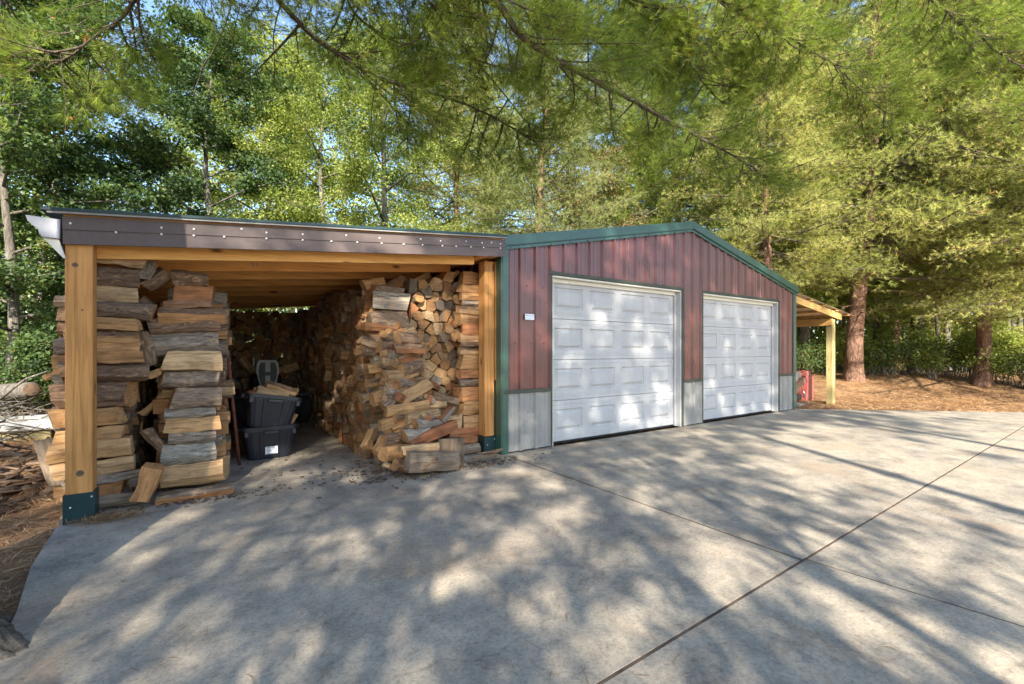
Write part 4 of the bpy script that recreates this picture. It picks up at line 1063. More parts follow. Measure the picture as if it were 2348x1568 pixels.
# ------------------------------------------------------------------ garden tractor seen from behind
TC = Vector((0.80, 8.15, 0))
tr = empty('garden_tractor', TC, 'dark garden tractor parked facing the back, with grey H-marked seat back', 'tractor')
def wheel(name, c, r, w, parent, mat='rubber', axis='x', rim='seat_grey'):
    prof = [(r*0.55, -w/2), (r*0.86, -w/2), (r*0.97, -w*0.36), (r, -w*0.2), (r, w*0.2), (r*0.97, w*0.36), (r*0.86, w/2), (r*0.55, w/2)]
    V = []; F = []; n = 28
    for i in range(n):
        a = 2*math.pi*i/n
        for rr, x in prof: V.append((x, rr*math.cos(a)*(1.02 if (i % 2 and rr > r*0.95) else 1), rr*math.sin(a)*(1.02 if (i % 2 and rr > r*0.95) else 1)))
    k = len(prof)
    for i in range(n):
        j = (i+1) % n
        for q in range(k): F.append((i*k+q, j*k+q, j*k+(q+1) % k, i*k+(q+1) % k))
    ty = link(name, mesh_pf(name, V, F, [mat]), parent); ty.location = rel(parent, c)
    V = []; F = []
    for i in range(n):
        a = 2*math.pi*i/n
        for rr, x in ((r*0.56, -w*0.4), (r*0.45, -w*0.25), (0.03, -w*0.28)): V.append((x, rr*math.cos(a), rr*math.sin(a)))
    for i in range(n):
        j = (i+1) % n; F += [(i*3, j*3, j*3+1, i*3+1), (i*3+1, j*3+1, j*3+2, i*3+2)]
    F.append(tuple(i*3+2 for i in range(n)))
    rm = link('rim', mesh_pf('rim', V, F, [rim]), ty)
    return ty
wheel('tyre', (1.30, 8.18, 0.24), 0.24, 0.20, tr); wheel('tyre', (0.36, 8.18, 0.24), 0.24, 0.20, tr)
box('rear_plate', (0.50, 8.02, 0.20), (1.17, 8.06, 0.46), 'tractor_dark', tr, 0.01)
box('fender', (0.26, 7.98, 0.47), (1.40, 8.50, 0.52), 'tractor_dark', tr, 0.02)
box('frame', (0.55, 8.07, 0.18), (1.10, 9.3, 0.30), 'tractor_dark', tr, 0.01)
box('hood', (0.58, 8.85, 0.32), (1.06, 9.5-0.35, 0.80), 'tractor_dark', tr, 0.05)
for sx in (0.95, 1.05):
    box('bolt', (sx, 8.005, 0.30), (sx+0.02, 8.02, 0.32), 'chrome', tr, 0.002)
# seat with its back to the viewer
scx = 0.775; sy = 8.12; z0, z1 = 0.62, 1.06
outl = [(-0.10, 0), (0.10, 0), (0.13, 0.12), (0.165, 0.26), (0.155, 0.38), (0.115, 0.44), (-0.115, 0.44), (-0.155, 0.38), (-0.165, 0.26), (-0.13, 0.12)]
prism('seat_back', [(scx+a*0.98, sy, z0+b) for a, b in outl], (0, 0.035, 0), 'seat_grey', tr)
for s in (-1, 1):
    rec = [(0.035, 0.03), (0.085, 0.03), (0.125, 0.17), (0.130, 0.30), (0.105, 0.40), (0.035, 0.40)]
    prism('seat_recess', [(scx+s*a, sy-0.0035, z0+b) for a, b in rec], (0, 0.003, 0), 'seat_dark', tr)
prism('seat_recess', [(scx-0.0345, sy-0.0035, z0+0.19), (scx+0.0345, sy-0.0035, z0+0.19), (scx+0.0345, sy-0.0035, z0+0.25), (scx-0.0345, sy-0.0035, z0+0.25)], (0, 0.003, 0), 'seat_dark', tr)
box('seat', (scx-0.19, sy+0.0, 0.56), (scx+0.19, sy+0.40, 0.63), 'seat_dark', tr, 0.02)
box('seat_bracket', (scx-0.05, sy+0.05, 0.50), (scx+0.05, sy+0.25, 0.57), 'tractor_dark', tr, 0.005)
V_, T_ = tube_arr([(0.45, 8.30, 0.50), (0.42, 8.28, 0.70), (0.36, 8.22, 0.78)], [0.012, 0.012, 0.03], 8); a_ = Acc(); a_.add(V_-np.array(TC), T_)
link('lever', a_.mesh('lever', ['rubber'], True), tr)
box('pale_strip', (0.60, 8.60, 0.88), (0.625, 8.61, 1.10), 'seat_grey', tr, 0.002)

# ------------------------------------------------------------------ red mower under the right lean-to
MC = Vector((11.55, 5.5, -0.09))
mw = empty('red_mower', MC, 'old red riding mower with grey hood tipped under the right lean-to', 'mower')
def mp(px, py, Y): return onY(px, py, Y)
P = lambda pts, Y: [mp(a, b, Y) for a, b in pts]
prism('side_plate', P([(1866, 852), (1874, 852), (1880, 868), (1882, 905), (1880, 922), (1872, 930), (1866, 926), (1868, 900), (1864, 880)], 5.25) if False else
      P([(1848, 851), (1858, 851), (1864, 868), (1865, 905), (1862, 920), (1852, 926), (1847, 921), (1849, 895), (1851, 875), (1846, 862)], 5.20), (0, 0.30, 0), 'mower_red', mw)
prism('grille', P([(1849, 853), (1856, 853), (1857, 861), (1850, 861)], 5.19), (0, 0.008, 0), 'mower_brown', mw)
prism('hood', P([(1800, 852), (1832, 852), (1845, 857), (1838, 868), (1822, 888), (1800, 892)], 5.30), (0, 0.5, 0), 'mower_grey', mw)
prism('hood_panel', P([(1838, 868), (1850, 862), (1849, 872), (1832, 896), (1824, 904), (1818, 900), (1822, 888)], 5.22), (0, 0.4, 0), 'mower_brown', mw)
prism('deck', P([(1800, 903), (1826, 905), (1846, 903), (1848, 912), (1830, 918), (1800, 918)], 5.30), (0, 0.5, 0), 'tractor_dark', mw)
prism('front_bumper', P([(1819, 914), (1826, 906), (1826, 934), (1819, 934)], 5.10), (0, 0.12, 0), 'mower_brown', mw)
prism('mower_deck', P([(1827, 932), (1836, 926), (1852, 924), (1864, 930), (1868, 936), (1827, 936)], 5.05), (0, 0.45, 0), 'mower_grey', mw)
wheel('tyre', tuple(mp(1836, 905, 5.40)), 0.16, 0.14, mw)
wheel('tyre', tuple(mp(1829, 922, 5.75)), 0.13, 0.12, mw)
V_, T_ = tube_arr([mp(1838, 849, 5.25), mp(1848, 852, 5.22), mp(1857, 850, 5.2)], [0.012]*3, 6); a_ = Acc(); a_.add(V_-np.array(MC), T_)
link('handle', a_.mesh('handle', ['mower_red'], True), mw)
V_, T_ = tube_arr([mp(1840, 896, 5.2), mp(1845, 904, 5.18), mp(1843, 912, 5.2)], [0.02]*3, 6); a_ = Acc(); a_.add(V_-np.array(MC), T_)
link('headlight', a_.mesh('headlight', ['chrome'], True), mw)

# ------------------------------------------------------------------ left yard: paving slab, timber, cut log, brush
pv = W(30, 6.5, 0)
o = box('stone_step', (-3.6, 8.35, 0.16), (-1.45, 9.35, 0.27), 'stone_pale', None, 0.02); tag(o, 'pale flat concrete step slab on timbers left of the wood shed', 'slab')
o = box('timber', (-3.4, 8.40, -0.03), (-1.75, 8.54, 0.155), 'moss_wood', None, 0.01); tag(o, 'mossy yellow timber under the pale step slab, facing the slab', 'timber')
o = box('timber', (-3.4, 9.1, -0.03), (-1.6, 9.24, 0.155), 'old_timber', None, 0.01); tag(o, 'grey timber under the rear of the pale step slab', 'timber')
def acc_obj(name, segs, mat, label, cat, kind=None, group=None, smooth=True):
    a = Acc()
    for pts, rad, n in segs:
        V, T = tube_arr(pts, rad, n); a.add(V, T)
    o = link(name, a.mesh(name, [mat], smooth)); return tag(o, label, cat, group, kind)
# cut log resting on the brush
p0, p1 = Wp(-60, 905, 7.6), Wp(72, 893, 7.1)
V_, T_ = tube_arr([p0, (p0+p1)/2+Vector((0, 0, 0.01)), p1], [0.13, 0.125, 0.12], 14)
a_ = Acc(); a_.add(V_, T_); o = link('cut_log', a_.mesh('cut_log', ['grey_bark'], True)); tag(o, 'round cut log with dark sawn end lying on the brush pile', 'log')
dirv = (p1-p0).normalized()
ec = link('sawn_end', None) if False else None
V_, T_ = tube_arr([p1-dirv*0.002, p1+dirv*0.004], [0.112, 0.10], 14); a_ = Acc(); a_.add(V_, T_); ec = link('sawn_end', a_.mesh('sawn_end', ['debris_bark']), o)
# brush pile of sticks (nobody could count them)
segs = []
for i in range(420):
    c = Vector((R.gauss(-2.9, 0.95), R.gauss(9.1, 1.0)-R.random()*0.8, 0)); c.z = max(0, 0.55-0.28*abs(c.x+3.1))*R.random()+0.05
    if c.x > -1.35: c.x = -1.4-R.random()
    d = Vector((R.uniform(-1, 1), R.uniform(-1, 1), R.uniform(-0.35, 0.45))); d.normalize(); L = R.uniform(0.3, 1.3)
    a = c-d*L/2; b = c+d*L/2; m = (a+b)/2+Vector((R.uniform(-.06, .06), R.uniform(-.06, .06), R.uniform(-.05, .08)))
    r = R.choice((0.004, 0.006, 0.009, 0.014))
    for q in (a, b, m): q.z = max(q.z, 0.0)
    segs.append(([a, m, b], [r, r*0.8, r*0.4], 5))
acc_obj('brush_pile', segs, 'grey_bark', 'tangled pile of dead grey branches left of the wood shed', 'brush', 'stuff')
# pale bent branch
acc_obj('fallen_branch', [([Wp(0, 915, 6.8), Wp(30, 890, 6.8), Wp(60, 868, 6.8), Wp(110, 850, 6.7)], [0.022, 0.02, 0.015, 0.006], 7)], 'grey_bark', 'pale bent dead branch arching above the cut log', 'branch')
# bark debris heap
a_ = Acc()
for i in range(520):
    c = Vector((R.gauss(-1.95, 0.5), R.gauss(5.9, 0.75), 0))
    if c.x > -1.15: continue
    L, w, h = R.uniform(0.06, 0.34), R.uniform(0.02, 0.07), R.uniform(0.006, 0.02)
    c.z = float(terrain(np.array(c.x), np.array(c.y)))+R.uniform(0.0, 0.05)
    e = Euler((R.uniform(-.4, .4), R.uniform(-.35, .35), R.gauss(0.6, 0.7))).to_matrix()
    V = [c+e @ Vector((sx*L/2*(1 if sx*sy > 0 else .8), sy*w/2, sz*h/2)) for sx in (-1, 1) for sy in (-1, 1) for sz in (-1, 1)]
    T = [(0, 1, 3), (0, 3, 2), (4, 6, 7), (4, 7, 5), (0, 4, 5), (0, 5, 1), (2, 3, 7), (2, 7, 6), (0, 2, 6), (0, 6, 4), (1, 5, 7), (1, 7, 3)]
    a_.add(np.array([tuple(v) for v in V]), T)
o = link('bark_debris', a_.mesh('bark_debris', ['debris_bark'])); tag(o, 'heap of dark bark scraps left of the shed post', 'debris', kind='stuff')

# ------------------------------------------------------------------ pine straw and litter (stuff)
def needles_on(name, n, fx, zoff, L, label, mat='straw', wid=0.0022, tilt=0.18, z=None):
    P = fx(n); n = len(P)
    th = NR.uniform(0, 2*np.pi, n); el = NR.normal(0, tilt, n); ln = NR.uniform(L[0], L[1], n)
    d = np.stack([np.cos(th)*np.cos(el), np.sin(th)*np.cos(el), np.sin(el)], 1)
    s = np.stack([-np.sin(th), np.cos(th), NR.uniform(-.5, .5, n)], 1)
    zz = terrain(P[:, 0], P[:, 1]) if z is None else np.full(n, z)
    base = np.stack([P[:, 0], P[:, 1], zz+zoff*NR.random(n)+0.004], 1)
    a = base-d*ln[:, None]/2; b = base+d*ln[:, None]/2
    mid = base+np.stack([NR.normal(0, .008, n), NR.normal(0, .008, n), np.abs(NR.normal(0, .006, n))], 1)
    a[:, 2] = np.maximum(a[:, 2], zz+0.002); b[:, 2] = np.maximum(b[:, 2], zz+0.002)
    w = s*wid
    V = np.stack([a, mid-w, mid+w, b], 1).reshape(-1, 3); i = np.arange(n)*4
    T = np.concatenate([np.stack([i, i+1, i+2], 1), np.stack([i+1, i+3, i+2], 1)])
    tone = np.repeat(np.stack([NR.random(n)]*3, 1), 4, 0)
    acc = Acc(); acc.add(V, T, 0, tone); o = link(name, acc.mesh(name, [mat])); tag(o, label, 'pine straw', kind='stuff')
def inpoly_left(n):
    P = np.stack([NR.uniform(-4.0, -0.80, n), 1.5+7.5*NR.random(n)**1.5], 1); return P[(P[:, 0] < -0.86) | ((P[:, 1] < 3.3) & (P[:, 0] < -0.72))]
needles_on('pine_straw', 52000, inpoly_left, 0.035, (0.08, 0.16), 'orange dry pine needles covering the ground left of the slab', tilt=0.22)
def rightarea(n):
    d = NR.uniform(8.0, 16.5, n); px = NR.uniform(1780, 2450, n); x = (px-CX)/FPX*d
    P = np.stack([CA*x+SA*d, -SA*x+CA*d], 1)
    s = (P[:, 0]-10.1)*(4.42-1.72)+(P[:, 1]-4.42)*(13.2-10.1)     # beyond the slab's slanted edge
    return P[(P[:, 0] > 10.1) & (s > 0.15)]
needles_on('pine_straw', 42000, rightarea, 0.03, (0.10, 0.18), 'red-brown pine needles covering the ground right of the garage', wid=0.004, tilt=0.25)
def slabarea(n):
    P = np.stack([NR.uniform(-0.8, 6.0, n), NR.uniform(0.6, 4.2, n)], 1)
    k = NR.random(n) < (0.25+0.75*np.exp(-(P[:, 0]+0.6)*0.35)); P = P[k]
    return P[(P[:, 0]+0.84 > 0.06)]
needles_on('needle_litter', 2600, slabarea, 0.0, (0.03, 0.11), 'single dry needles scattered over the concrete slab', wid=0.0012, tilt=0.02, z=0.0)
def tuft_post(n):
    return np.stack([NR.normal(-0.60, 0.10, n), NR.normal(4.27, 0.045, n)], 1)
needles_on('needle_litter', 700, tuft_post, 0.035, (0.05, 0.12), 'clump of dry needles at the foot of the left post', wid=0.0012, tilt=0.45, z=0.0)

def chips(n, cx, cy, sx, sy, name, label, L=(0.01, 0.045)):
    a = Acc()
    for i in range(n):
        c = Vector((R.gauss(cx, sx), R.gauss(cy, sy), 0)); l = R.uniform(*L); w = l*R.uniform(0.15, 0.5); h = R.uniform(0.002, 0.008)
        if c.x < -0.8: continue
        e = Euler((R.uniform(-.15, .15), R.uniform(-.15, .15), R.uniform(0, 6.28))).to_matrix(); c.z = h/2+0.004+w*0.1
        V = [c+e @ Vector((x_*l/2, y_*w/2, z_*h/2)) for x_ in (-1, 1) for y_ in (-1, 1) for z_ in (-1, 1)]
        T = [(0, 1, 3), (0, 3, 2), (4, 6, 7), (4, 7, 5), (0, 4, 5), (0, 5, 1), (2, 3, 7), (2, 7, 6), (0, 2, 6), (0, 6, 4), (1, 5, 7), (1, 7, 3)]
        t = R.random(); a.add(np.array([tuple(v) for v in V]), T, 0, np.full((8, 3), t))
    o = link(name, a.mesh(name, ['debris_bark'])); tag(o, label, 'wood chips', kind='stuff')
chips(300, 2.25, 4.16, 0.38, 0.10, 'wood_chips', 'bark crumbs and chips at the foot of the slumped logs')
chips(260, 1.45, 4.45, 0.25, 0.22, 'wood_chips', 'splinters on the floor at the left foot of the slump')
chips(160, -0.1, 4.42, 0.42, 0.07, 'wood_chips', 'bark crumbs along the foot of the two left wood columns')
chips(90, 0.9, 5.6, 0.5, 0.8, 'wood_chips', 'few stray chips on the shed floor near the totes', (0.01, 0.05))

# ------------------------------------------------------------------ vegetation generators
def norm(a): return a/(np.linalg.norm(a, axis=-1, keepdims=True)+1e-9)
def needles(P, D, per, ln, wid, spread=0.75, droop=0.15, tone=None):
    """needle triangles fanned about tuft points P with directions D"""
    n = len(P); Pn = np.repeat(P, per, 0); Dn = np.repeat(D, per, 0)
    d = norm(Dn+NR.normal(0, spread, (n*per, 3))); d[:, 2] -= droop*NR.random(n*per); d = norm(d)
    L = NR.uniform(ln*0.75, ln*1.15, n*per)[:, None]
    s = norm(np.cross(d, NR.normal(0, 1, (n*per, 3))))*wid/2
    V = np.stack([Pn-s, Pn+s, Pn+d*L], 1).reshape(-1, 3)
    T = np.arange(n*per*3).reshape(-1, 3)
    tt = (NR.random(n) if tone is None else tone)
    tt = np.clip(np.repeat(tt, per)+NR.normal(0, 0.07, n*per), 0, 1)
    return V, T, np.repeat(np.stack([tt, tt, tt], 1), 3, 0)
def branch_template(seed, L=3.0, ntw=26, dens=0.075, flat=0.38):
    r = np.random.default_rng(seed); P = []; D = []; SG = []
    t = np.linspace(0, 1, 9); side = r.normal(0, 0.05)
    ax = np.stack([L*t, side*L*np.sin(t*2.5), L*(-0.10*t+0.13*t*t)], 1)
    SG.append((ax, 0.030*(1-t)+0.005))
    for i in range(ntw):
        tt = 0.22+0.76*(i+0.5)/ntw; k = tt*8; j = int(k); f = k-j
        o = ax[j]*(1-f)+ax[min(j+1, 8)]*f
        sd = 1 if i % 2 else -1; ang = sd*math.radians(r.uniform(32, 62))
        l = L*0.30*(1.12-tt)*r.uniform(0.6, 1.2)+0.16
        dv = np.array([math.cos(ang), math.sin(ang), r.normal(0.02, flat)]); dv /= np.linalg.norm(dv)
        m = max(3, int(l/0.14)); s = np.linspace(0, 1, m+1)
        bend = np.array([0.25*l, 0, -0.05*l])
        tw = o+dv*l*s[:, None]+bend*(s[:, None]**2)
        SG.append((tw[[0, len(tw)//2, -1]], np.array([0.008, 0.006, 0.003])))
        nt = max(2, int(l/dens)); sp = r.uniform(0.2, 1.0, nt)
        for q in sp:
            off = r.normal(0, 0.055+0.05*l, 3); off[2] *= 1.0
            P.append(o+dv*l*q+bend*q*q+off); D.append(dv*0.8+np.array([0.25, 0, 0.35])+off*3)
        P.append(tw[-1]); D.append(dv+np.array([0.3, 0, 0.3]))
    for q in np.linspace(0.35, 1, int(L/0.09)):
        k = q*8; j = min(int(k), 7); f = k-j; P.append(ax[j]*(1-f)+ax[j+1]*f+r.normal(0, 0.02, 3)); D.append(np.array([0.8, r.normal(0, .4), 0.5]))
    return np.array(P), norm(np.array(D)), SG
TPL = [branch_template(s) for s in range(6)]
def rotz(a):
    c, s = math.cos(a), math.sin(a); return np.array([[c, -s, 0], [s, c, 0], [0, 0, 1]])
def roty(a):
    c, s = math.cos(a), math.sin(a); return np.array([[c, 0, s], [0, 1, 0], [-s, 0, c]])
def trunk_tube(H, r0, r, lean=(0, 0), n=14, flare=0.45, m=16, wob=0.06):
    z = np.concatenate([[-0.25, 0.0, 0.15, 0.35, 0.7], np.linspace(1.2, H, m)])
    x = lean[0]*z+wob*np.sin(z*0.9+r.uniform(0, 6)); y = lean[1]*z+wob*np.cos(z*0.7+r.uniform(0, 6))
    rad = r0*(1-0.85*z/H)*(1+flare*np.exp(-np.maximum(z, 0)/0.28))
    rr = rad[:, None]*(1+0.07*r.normal(size=(len(z), n))+0.10*np.cos(np.arange(n)*2*np.pi/n*5+r.uniform(0, 6))[None, :]*np.exp(-np.maximum(z, 0)/0.4)[:, None])
    x -= x[1]; y -= y[1]
    return np.stack([x, y, z], 1), np.maximum(rr, 0.01)
def pine_meshes(seed, H=15.0, zlow=3.2, R0=3.6, r0=0.27, per=11, step=0.42, nb=5, wid=0.0065, ln=0.12, dead=8, lean=(0, 0), top=None):
    r = np.random.default_rng(seed); cr = Acc(); tk = Acc()
    pts, rr = trunk_tube(H, r0, r, lean)
    V, T = tube_arr(pts, rr, 14); tk.add(V, T)
    z = zlow; a0 = 0
    while z < (top or H-0.5):
        f = (z-zlow)/(H-zlow)
        Lz = R0*(1-f)**0.75*(0.75+0.25*min(1, f*6))
        for b in range(nb):
            a = a0+b*2*math.pi/nb+r.uniform(-0.35, 0.35); L = max(0.6, Lz*r.uniform(0.65, 1.12)); sc = L/3.0
            el = -0.10+0.45*f+r.normal(0, 0.24)
            P, D, SG = TPL[r.integers(0, 6)]
            M = rotz(a) @ roty(-el); fl_ = np.array([1, r.choice((-1, 1)), 1])
            scv = np.array([sc, 0.6+0.4*sc, 1.0])*fl_
            org = np.array([np.interp(z, pts[:, 2], pts[:, 0]), np.interp(z, pts[:, 2], pts[:, 1]), z+r.uniform(-0.3, 0.3)])
            keep = r.random(len(P)) < min(1, 0.35+0.7*sc)
            Q = (P[keep]*scv) @ M.T+org; DD = (D[keep]*fl_) @ M.T
            tn = np.clip(r.normal(0.48, 0.14)+0.18*r.normal(size=len(Q)), 0, 0.93)
            br = r.random(len(Q)) < 0.012; tn[br] = 1.0
            V, T, C = needles(Q, DD, per, ln, wid, tone=tn); cr.add(V, T, 0, C)
            for i, (sg, ra) in enumerate(SG):
                if i and r.random() < 0.25: continue
                g_ = (sg*scv) @ M.T+org
                V, T = tube_arr(g_, ra*(1 if i else max(0.5, sc)), 4 if i else 5, cap=False); cr.add(V, T, 1)
        z += step*r.uniform(0.8, 1.25); a0 += 0.9
    for k in range(dead):           # bare dead limbs under the crown
        zz = r.uniform(1.6, zlow+0.8); a = r.uniform(0, 6.28); L = r.uniform(0.7, 2.2)
        o = np.array([np.interp(zz, pts[:, 2], pts[:, 0]), np.interp(zz, pts[:, 2], pts[:, 1]), zz]); d = np.array([math.cos(a), math.sin(a), r.uniform(-.25, .2)])
        q = [o, o+d*L*0.5+np.array([0, 0, 0.05]), o+d*L+np.array([0, 0, -0.1*L])]
        V, T = tube_arr(q, [0.022, 0.014, 0.004], 5); tk.add(V, T)
        for j in range(5):
            s = r.uniform(0.3, 0.95); o2 = o+d*L*s; d2 = norm(d+r.normal(0, 0.7, 3)); l2 = r.uniform(0.2, 0.6)
            V, T = tube_arr([o2, o2+d2*l2*0.5, o2+d2*l2+np.array([0, 0, -0.06])], [0.008, 0.005, 0.002], 4); tk.add(V, T)
    return tk.mesh('trunk', ['pine_bark'], True), cr
def leafs(P, N, size, asp=0.62, tone=None, r=None):
    """folded leaf: two triangles sharing the midrib"""
    n = len(P); N = norm(N); u = norm(np.cross(N, NR.normal(0, 1, (n, 3)))); v = np.cross(N, u)
    s = (size*NR.uniform(0.7, 1.25, n))[:, None]
    a = P; b = P+u*s; m1 = P+u*s*0.45+v*s*asp*0.5+N*s*0.12; m2 = P+u*s*0.45-v*s*asp*0.5+N*s*0.12
    V = np.stack([a, m1, b, m2], 1).reshape(-1, 3); i = np.arange(n)*4
    T = np.concatenate([np.stack([i, i+2, i+1], 1), np.stack([i, i+3, i+2], 1)])
    tt = NR.random(n) if tone is None else tone
    return V, T, np.repeat(np.stack([tt, tt, tt], 1), 4, 0)
def broad_tree(seed, H=12, zlow=1.6, Rr=2.8, r0=0.13, nlimb=26, per=1100, size=0.085, bark='grey_bark', leaf='leaves_light', asp=0.6, cr_=1.0, jump=0.75):
    r = np.random.default_rng(seed); tk = Acc(); cr = Acc()
    pts, rr = trunk_tube(H*0.93, r0, r, (r.uniform(-.03, .03), r.uniform(-.03, .03)), n=9, flare=0.3, m=12, wob=0.10)
    V, T = tube_arr(pts, rr, 9); tk.add(V, T)
    for i in range(nlimb):
        f = (i+0.5)/nlimb; z = zlow+(H*0.92-zlow)*f; a = i*2.4+r.uniform(-.4, .4)
        env = Rr*(math.sin(math.pi*(0.18+0.78*f)))**0.7*r.uniform(0.7, 1.1)
        o = np.array([np.interp(z, pts[:, 2], pts[:, 0]), np.interp(z, pts[:, 2], pts[:, 1]), z*0.97])
        up = 0.15+0.5*f; d = norm(np.array([math.cos(a), math.sin(a), up]))
        q = np.array([o, o+d*env*0.5+[0, 0, 0.1], o+d*env+[0, 0, r.uniform(-.3, .25)]])
        V, T = tube_arr(q, np.array([0.035, 0.02, 0.006])*(1.3-f*0.6)*(r0/0.13), 5); tk.add(V, T)
        nc = r.integers(10, 15)
        for c in range(nc):
            s = r.uniform(0.3, 1.05); b = o+d*env*s+np.array([0, 0, 0.15*s]); off = norm(r.normal(0, 1, 3))*r.uniform(0.15, jump)*(0.55+0.45*s); off[2] *= 0.55
            cc = b+off
            if r.random() < 0.6:
                V, T = tube_arr([b, (b+cc)/2+[0, 0, 0.03], cc], [0.009, 0.006, 0.003], 4, cap=False); tk.add(V, T)
            m = int(per/nc*r.uniform(0.6, 1.3))
            pp = r.normal(0, 1, (m, 3)); pp = pp/np.linalg.norm(pp, axis=1)[:, None]*r.random((m, 1))**0.45*np.array([0.46, 0.46, 0.27])*cr_*r.uniform(0.7, 1.35)
            tn = np.clip(r.normal(0.45, 0.16)+0.16*r.normal(size=m), 0, 1)
            V, T, C = leafs(cc+pp, r.normal(0, 0.6, (m, 3))+np.array([0, 0, 0.7]), size, asp, tn); cr.add(V, T, 0, C)
    return tk.mesh('trunk', [bark], True), cr.mesh('crown', [leaf])
def shrub_mesh(seed, Rr=0.7, H=1.3, n=2600, size=0.075, leaf='leaves_dark'):
    r = np.random.default_rng(seed); st = Acc(); cr = Acc()
    for i in range(16):
        a = r.uniform(0, 6.28); e = r.uniform(0.15, 1.0); b = np.array([r.normal(0, .12), r.normal(0, .12), 0]); t = np.array([math.cos(a)*Rr*e, math.sin(a)*Rr*e, H*r.uniform(0.45, 1)])
        mid = (b+t)/2+np.array([0, 0, 0.15*H])
        V, T = tube_arr([b-[0, 0, .1], mid, t], [0.010, 0.007, 0.003], 4, cap=False); st.add(V, T)
        for k in range(5):
            s = r.uniform(0.35, 1.0); c = (1-s)**2*b+2*s*(1-s)*mid+s*s*t
            m = n//80; pp = r.normal(0, 1, (m, 3))*np.array([0.14, 0.14, 0.09])*(Rr/0.7)
            tn = np.clip(r.normal(0.5, 0.2)+0.15*r.normal(size=m), 0, 1)
            V, T, C = leafs(c+pp, r.normal(0, 0.6, (m, 3))+np.array([0, 0, 0.8]), size, 0.6, tn); cr.add(V, T, 0, C)
    return st.mesh('stems', ['grey_bark'], True), cr.mesh('foliage', [leaf])

PINES = []
for sd, kw in ((1, dict(H=16, zlow=3.1, R0=4.9, nb=6, step=0.40, per=11, wid=0.0095, r0=0.205, lean=(0.07, 0.0))), (2, dict(H=17, zlow=4.0, R0=4.2, nb=6, step=0.44, per=11, wid=0.0095, r0=0.18, lean=(0.05, 0.0)))):
    tm, cr = pine_meshes(sd, **kw); PINES.append((tm, cr.mesh('crown', ['needles_bright', 'twig_bark'])))
BROAD = [broad_tree(21, 13, 1.2, 3.1, leaf='leaves_light', nlimb=32, per=1500), broad_tree(22, 13.5, 1.4, 3.3, size=0.105, leaf='leaves_dark', asp=0.75, nlimb=32, per=1500), broad_tree(23, 11, 0.8, 2.9, size=0.08, leaf='leaves_light', per=1500, nlimb=30)]
SHR = [shrub_mesh(31), shrub_mesh(32, 0.9, 1.1, size=0.06), shrub_mesh(33, 0.55, 1.7, leaf='leaves_light')]

def put(name, meshes, parts, px, depth, label, cat, group, rz=None, sc=1.0, mats=None, xy=None, z=None, szz=None):
    p = W(px, depth) if xy is None else Vector((xy[0], xy[1], 0))
    p.z = float(terrain(np.array(p.x), np.array(p.y))) if z is None else z
    o = empty(name, p, label, cat, group, rz if rz is not None else R.uniform(0, 6.28)); o.scale = (sc, sc, szz or sc)
    for i, (me, pn) in enumerate(zip(meshes, parts)):
        c = link(pn, me, o)
        if mats and mats[i]:
            c.material_slots[0].link = 'OBJECT'; c.material_slots[0].material = MATS[mats[i]]
    return o
TP = ('trunk', 'crown'); SP_ = ('stems', 'foliage')
gp = 'pines standing beyond the garage'
for px, dp, v, sc, rz, mt, lab in (
 (1957, 14.0, 0, 1.12, -0.5, (None, None), 'thickest red-barked pine just right of the lean-to post'),
 (2250, 13.4, 1, 1.0, -0.7, (None, None), 'leaning pine with dead lower limbs near the right edge'),
 (2375, 12.6, 0, 0.92, 2.1, (None, None), 'shaggy pine at the extreme right edge of the clearing'),
 (2050, 20.0, 1, 1.05, 0.8, (None, None), 'straight pine a little behind the thickest one, to its right'),
 (2098, 18.0, 0, 0.95, 4.0, ('grey_bark', None), 'dark leaning pine trunk in the middle of the right-hand woods'),
 (2140, 24.0, 1, 1.0, 5.0, ('grey_bark', None), 'slender pine between the dark leaning trunk and right edge'),
 (1845, 16.5, 0, 0.85, 3.6, ('grey_bark', 'needles_green'), 'shaded pine trunk seen under the right lean-to roof'),
 (1700, 19.0, 1, 0.95, 2.7, (None, 'needles_green'), 'green pine rising behind the right slope of the garage'),
 (1560, 16.5, 0, 0.88, 1.0, ('grey_bark', 'needles_green'), 'darker pine behind the garage ridge, left of the peak'),
 (1430, 22.0, 1, 1.15, 0.1, (None, None), 'tall pale pine far behind the garage peak'),
 (1210, 15.5, 0, 0.90, 5.3, (None, 'needles_bright'), 'bushy light-green pine behind where shed meets garage'),
 (1040, 20.0, 1, 1.1, 4.4, (None, 'needles_bright'), 'yellow-green pine behind the right half of the wood shed'),
 (2640, 9.6, 0, 0.85, 1.9, (None, None), 'pine mostly beyond the right edge, only its sprays in view'),
 (1765, 13.2, 1, 0.80, 2.9, (None, None), 'pine whose bright sprays hang over the garage right slope'),
 (2018, 17.5, 1, 0.70, 1.1, ('grey_bark', None), 'slim grey pine first behind the thickest one, on its right'),
 (2172, 19.0, 1, 0.75, 3.9, ('grey_bark', None), 'slim pine just right of the dark leaning trunk'),
 (2210, 25.0, 1, 0.95, 0.2, ('grey_bark', None), 'slim far pine left of the leaning pine with dead limbs'),
 (2320, 20.5, 1, 0.85, 5.9, ('grey_bark', None), 'slim pine between the leaning pine and the right edge'),
 (1912, 20.0, 1, 0.80, 2.5, ('grey_bark', None), 'slim pine seen between the lean-to post and thickest pine'),
 (2280, 23.0, 1, 1.1, 1.9, (None, None), 'far pine rising over the leaning one near the right edge'),
 (1900, 24.0, 1, 1.2, 3.3, (None, None), 'far pine rising above the right lean-to roof'),
):
    put('pine_tree', PINES[v], TP, px, dp, lab, 'tree', gp, rz, sc, mt)
gb = 'leafy trees behind the wood shed'
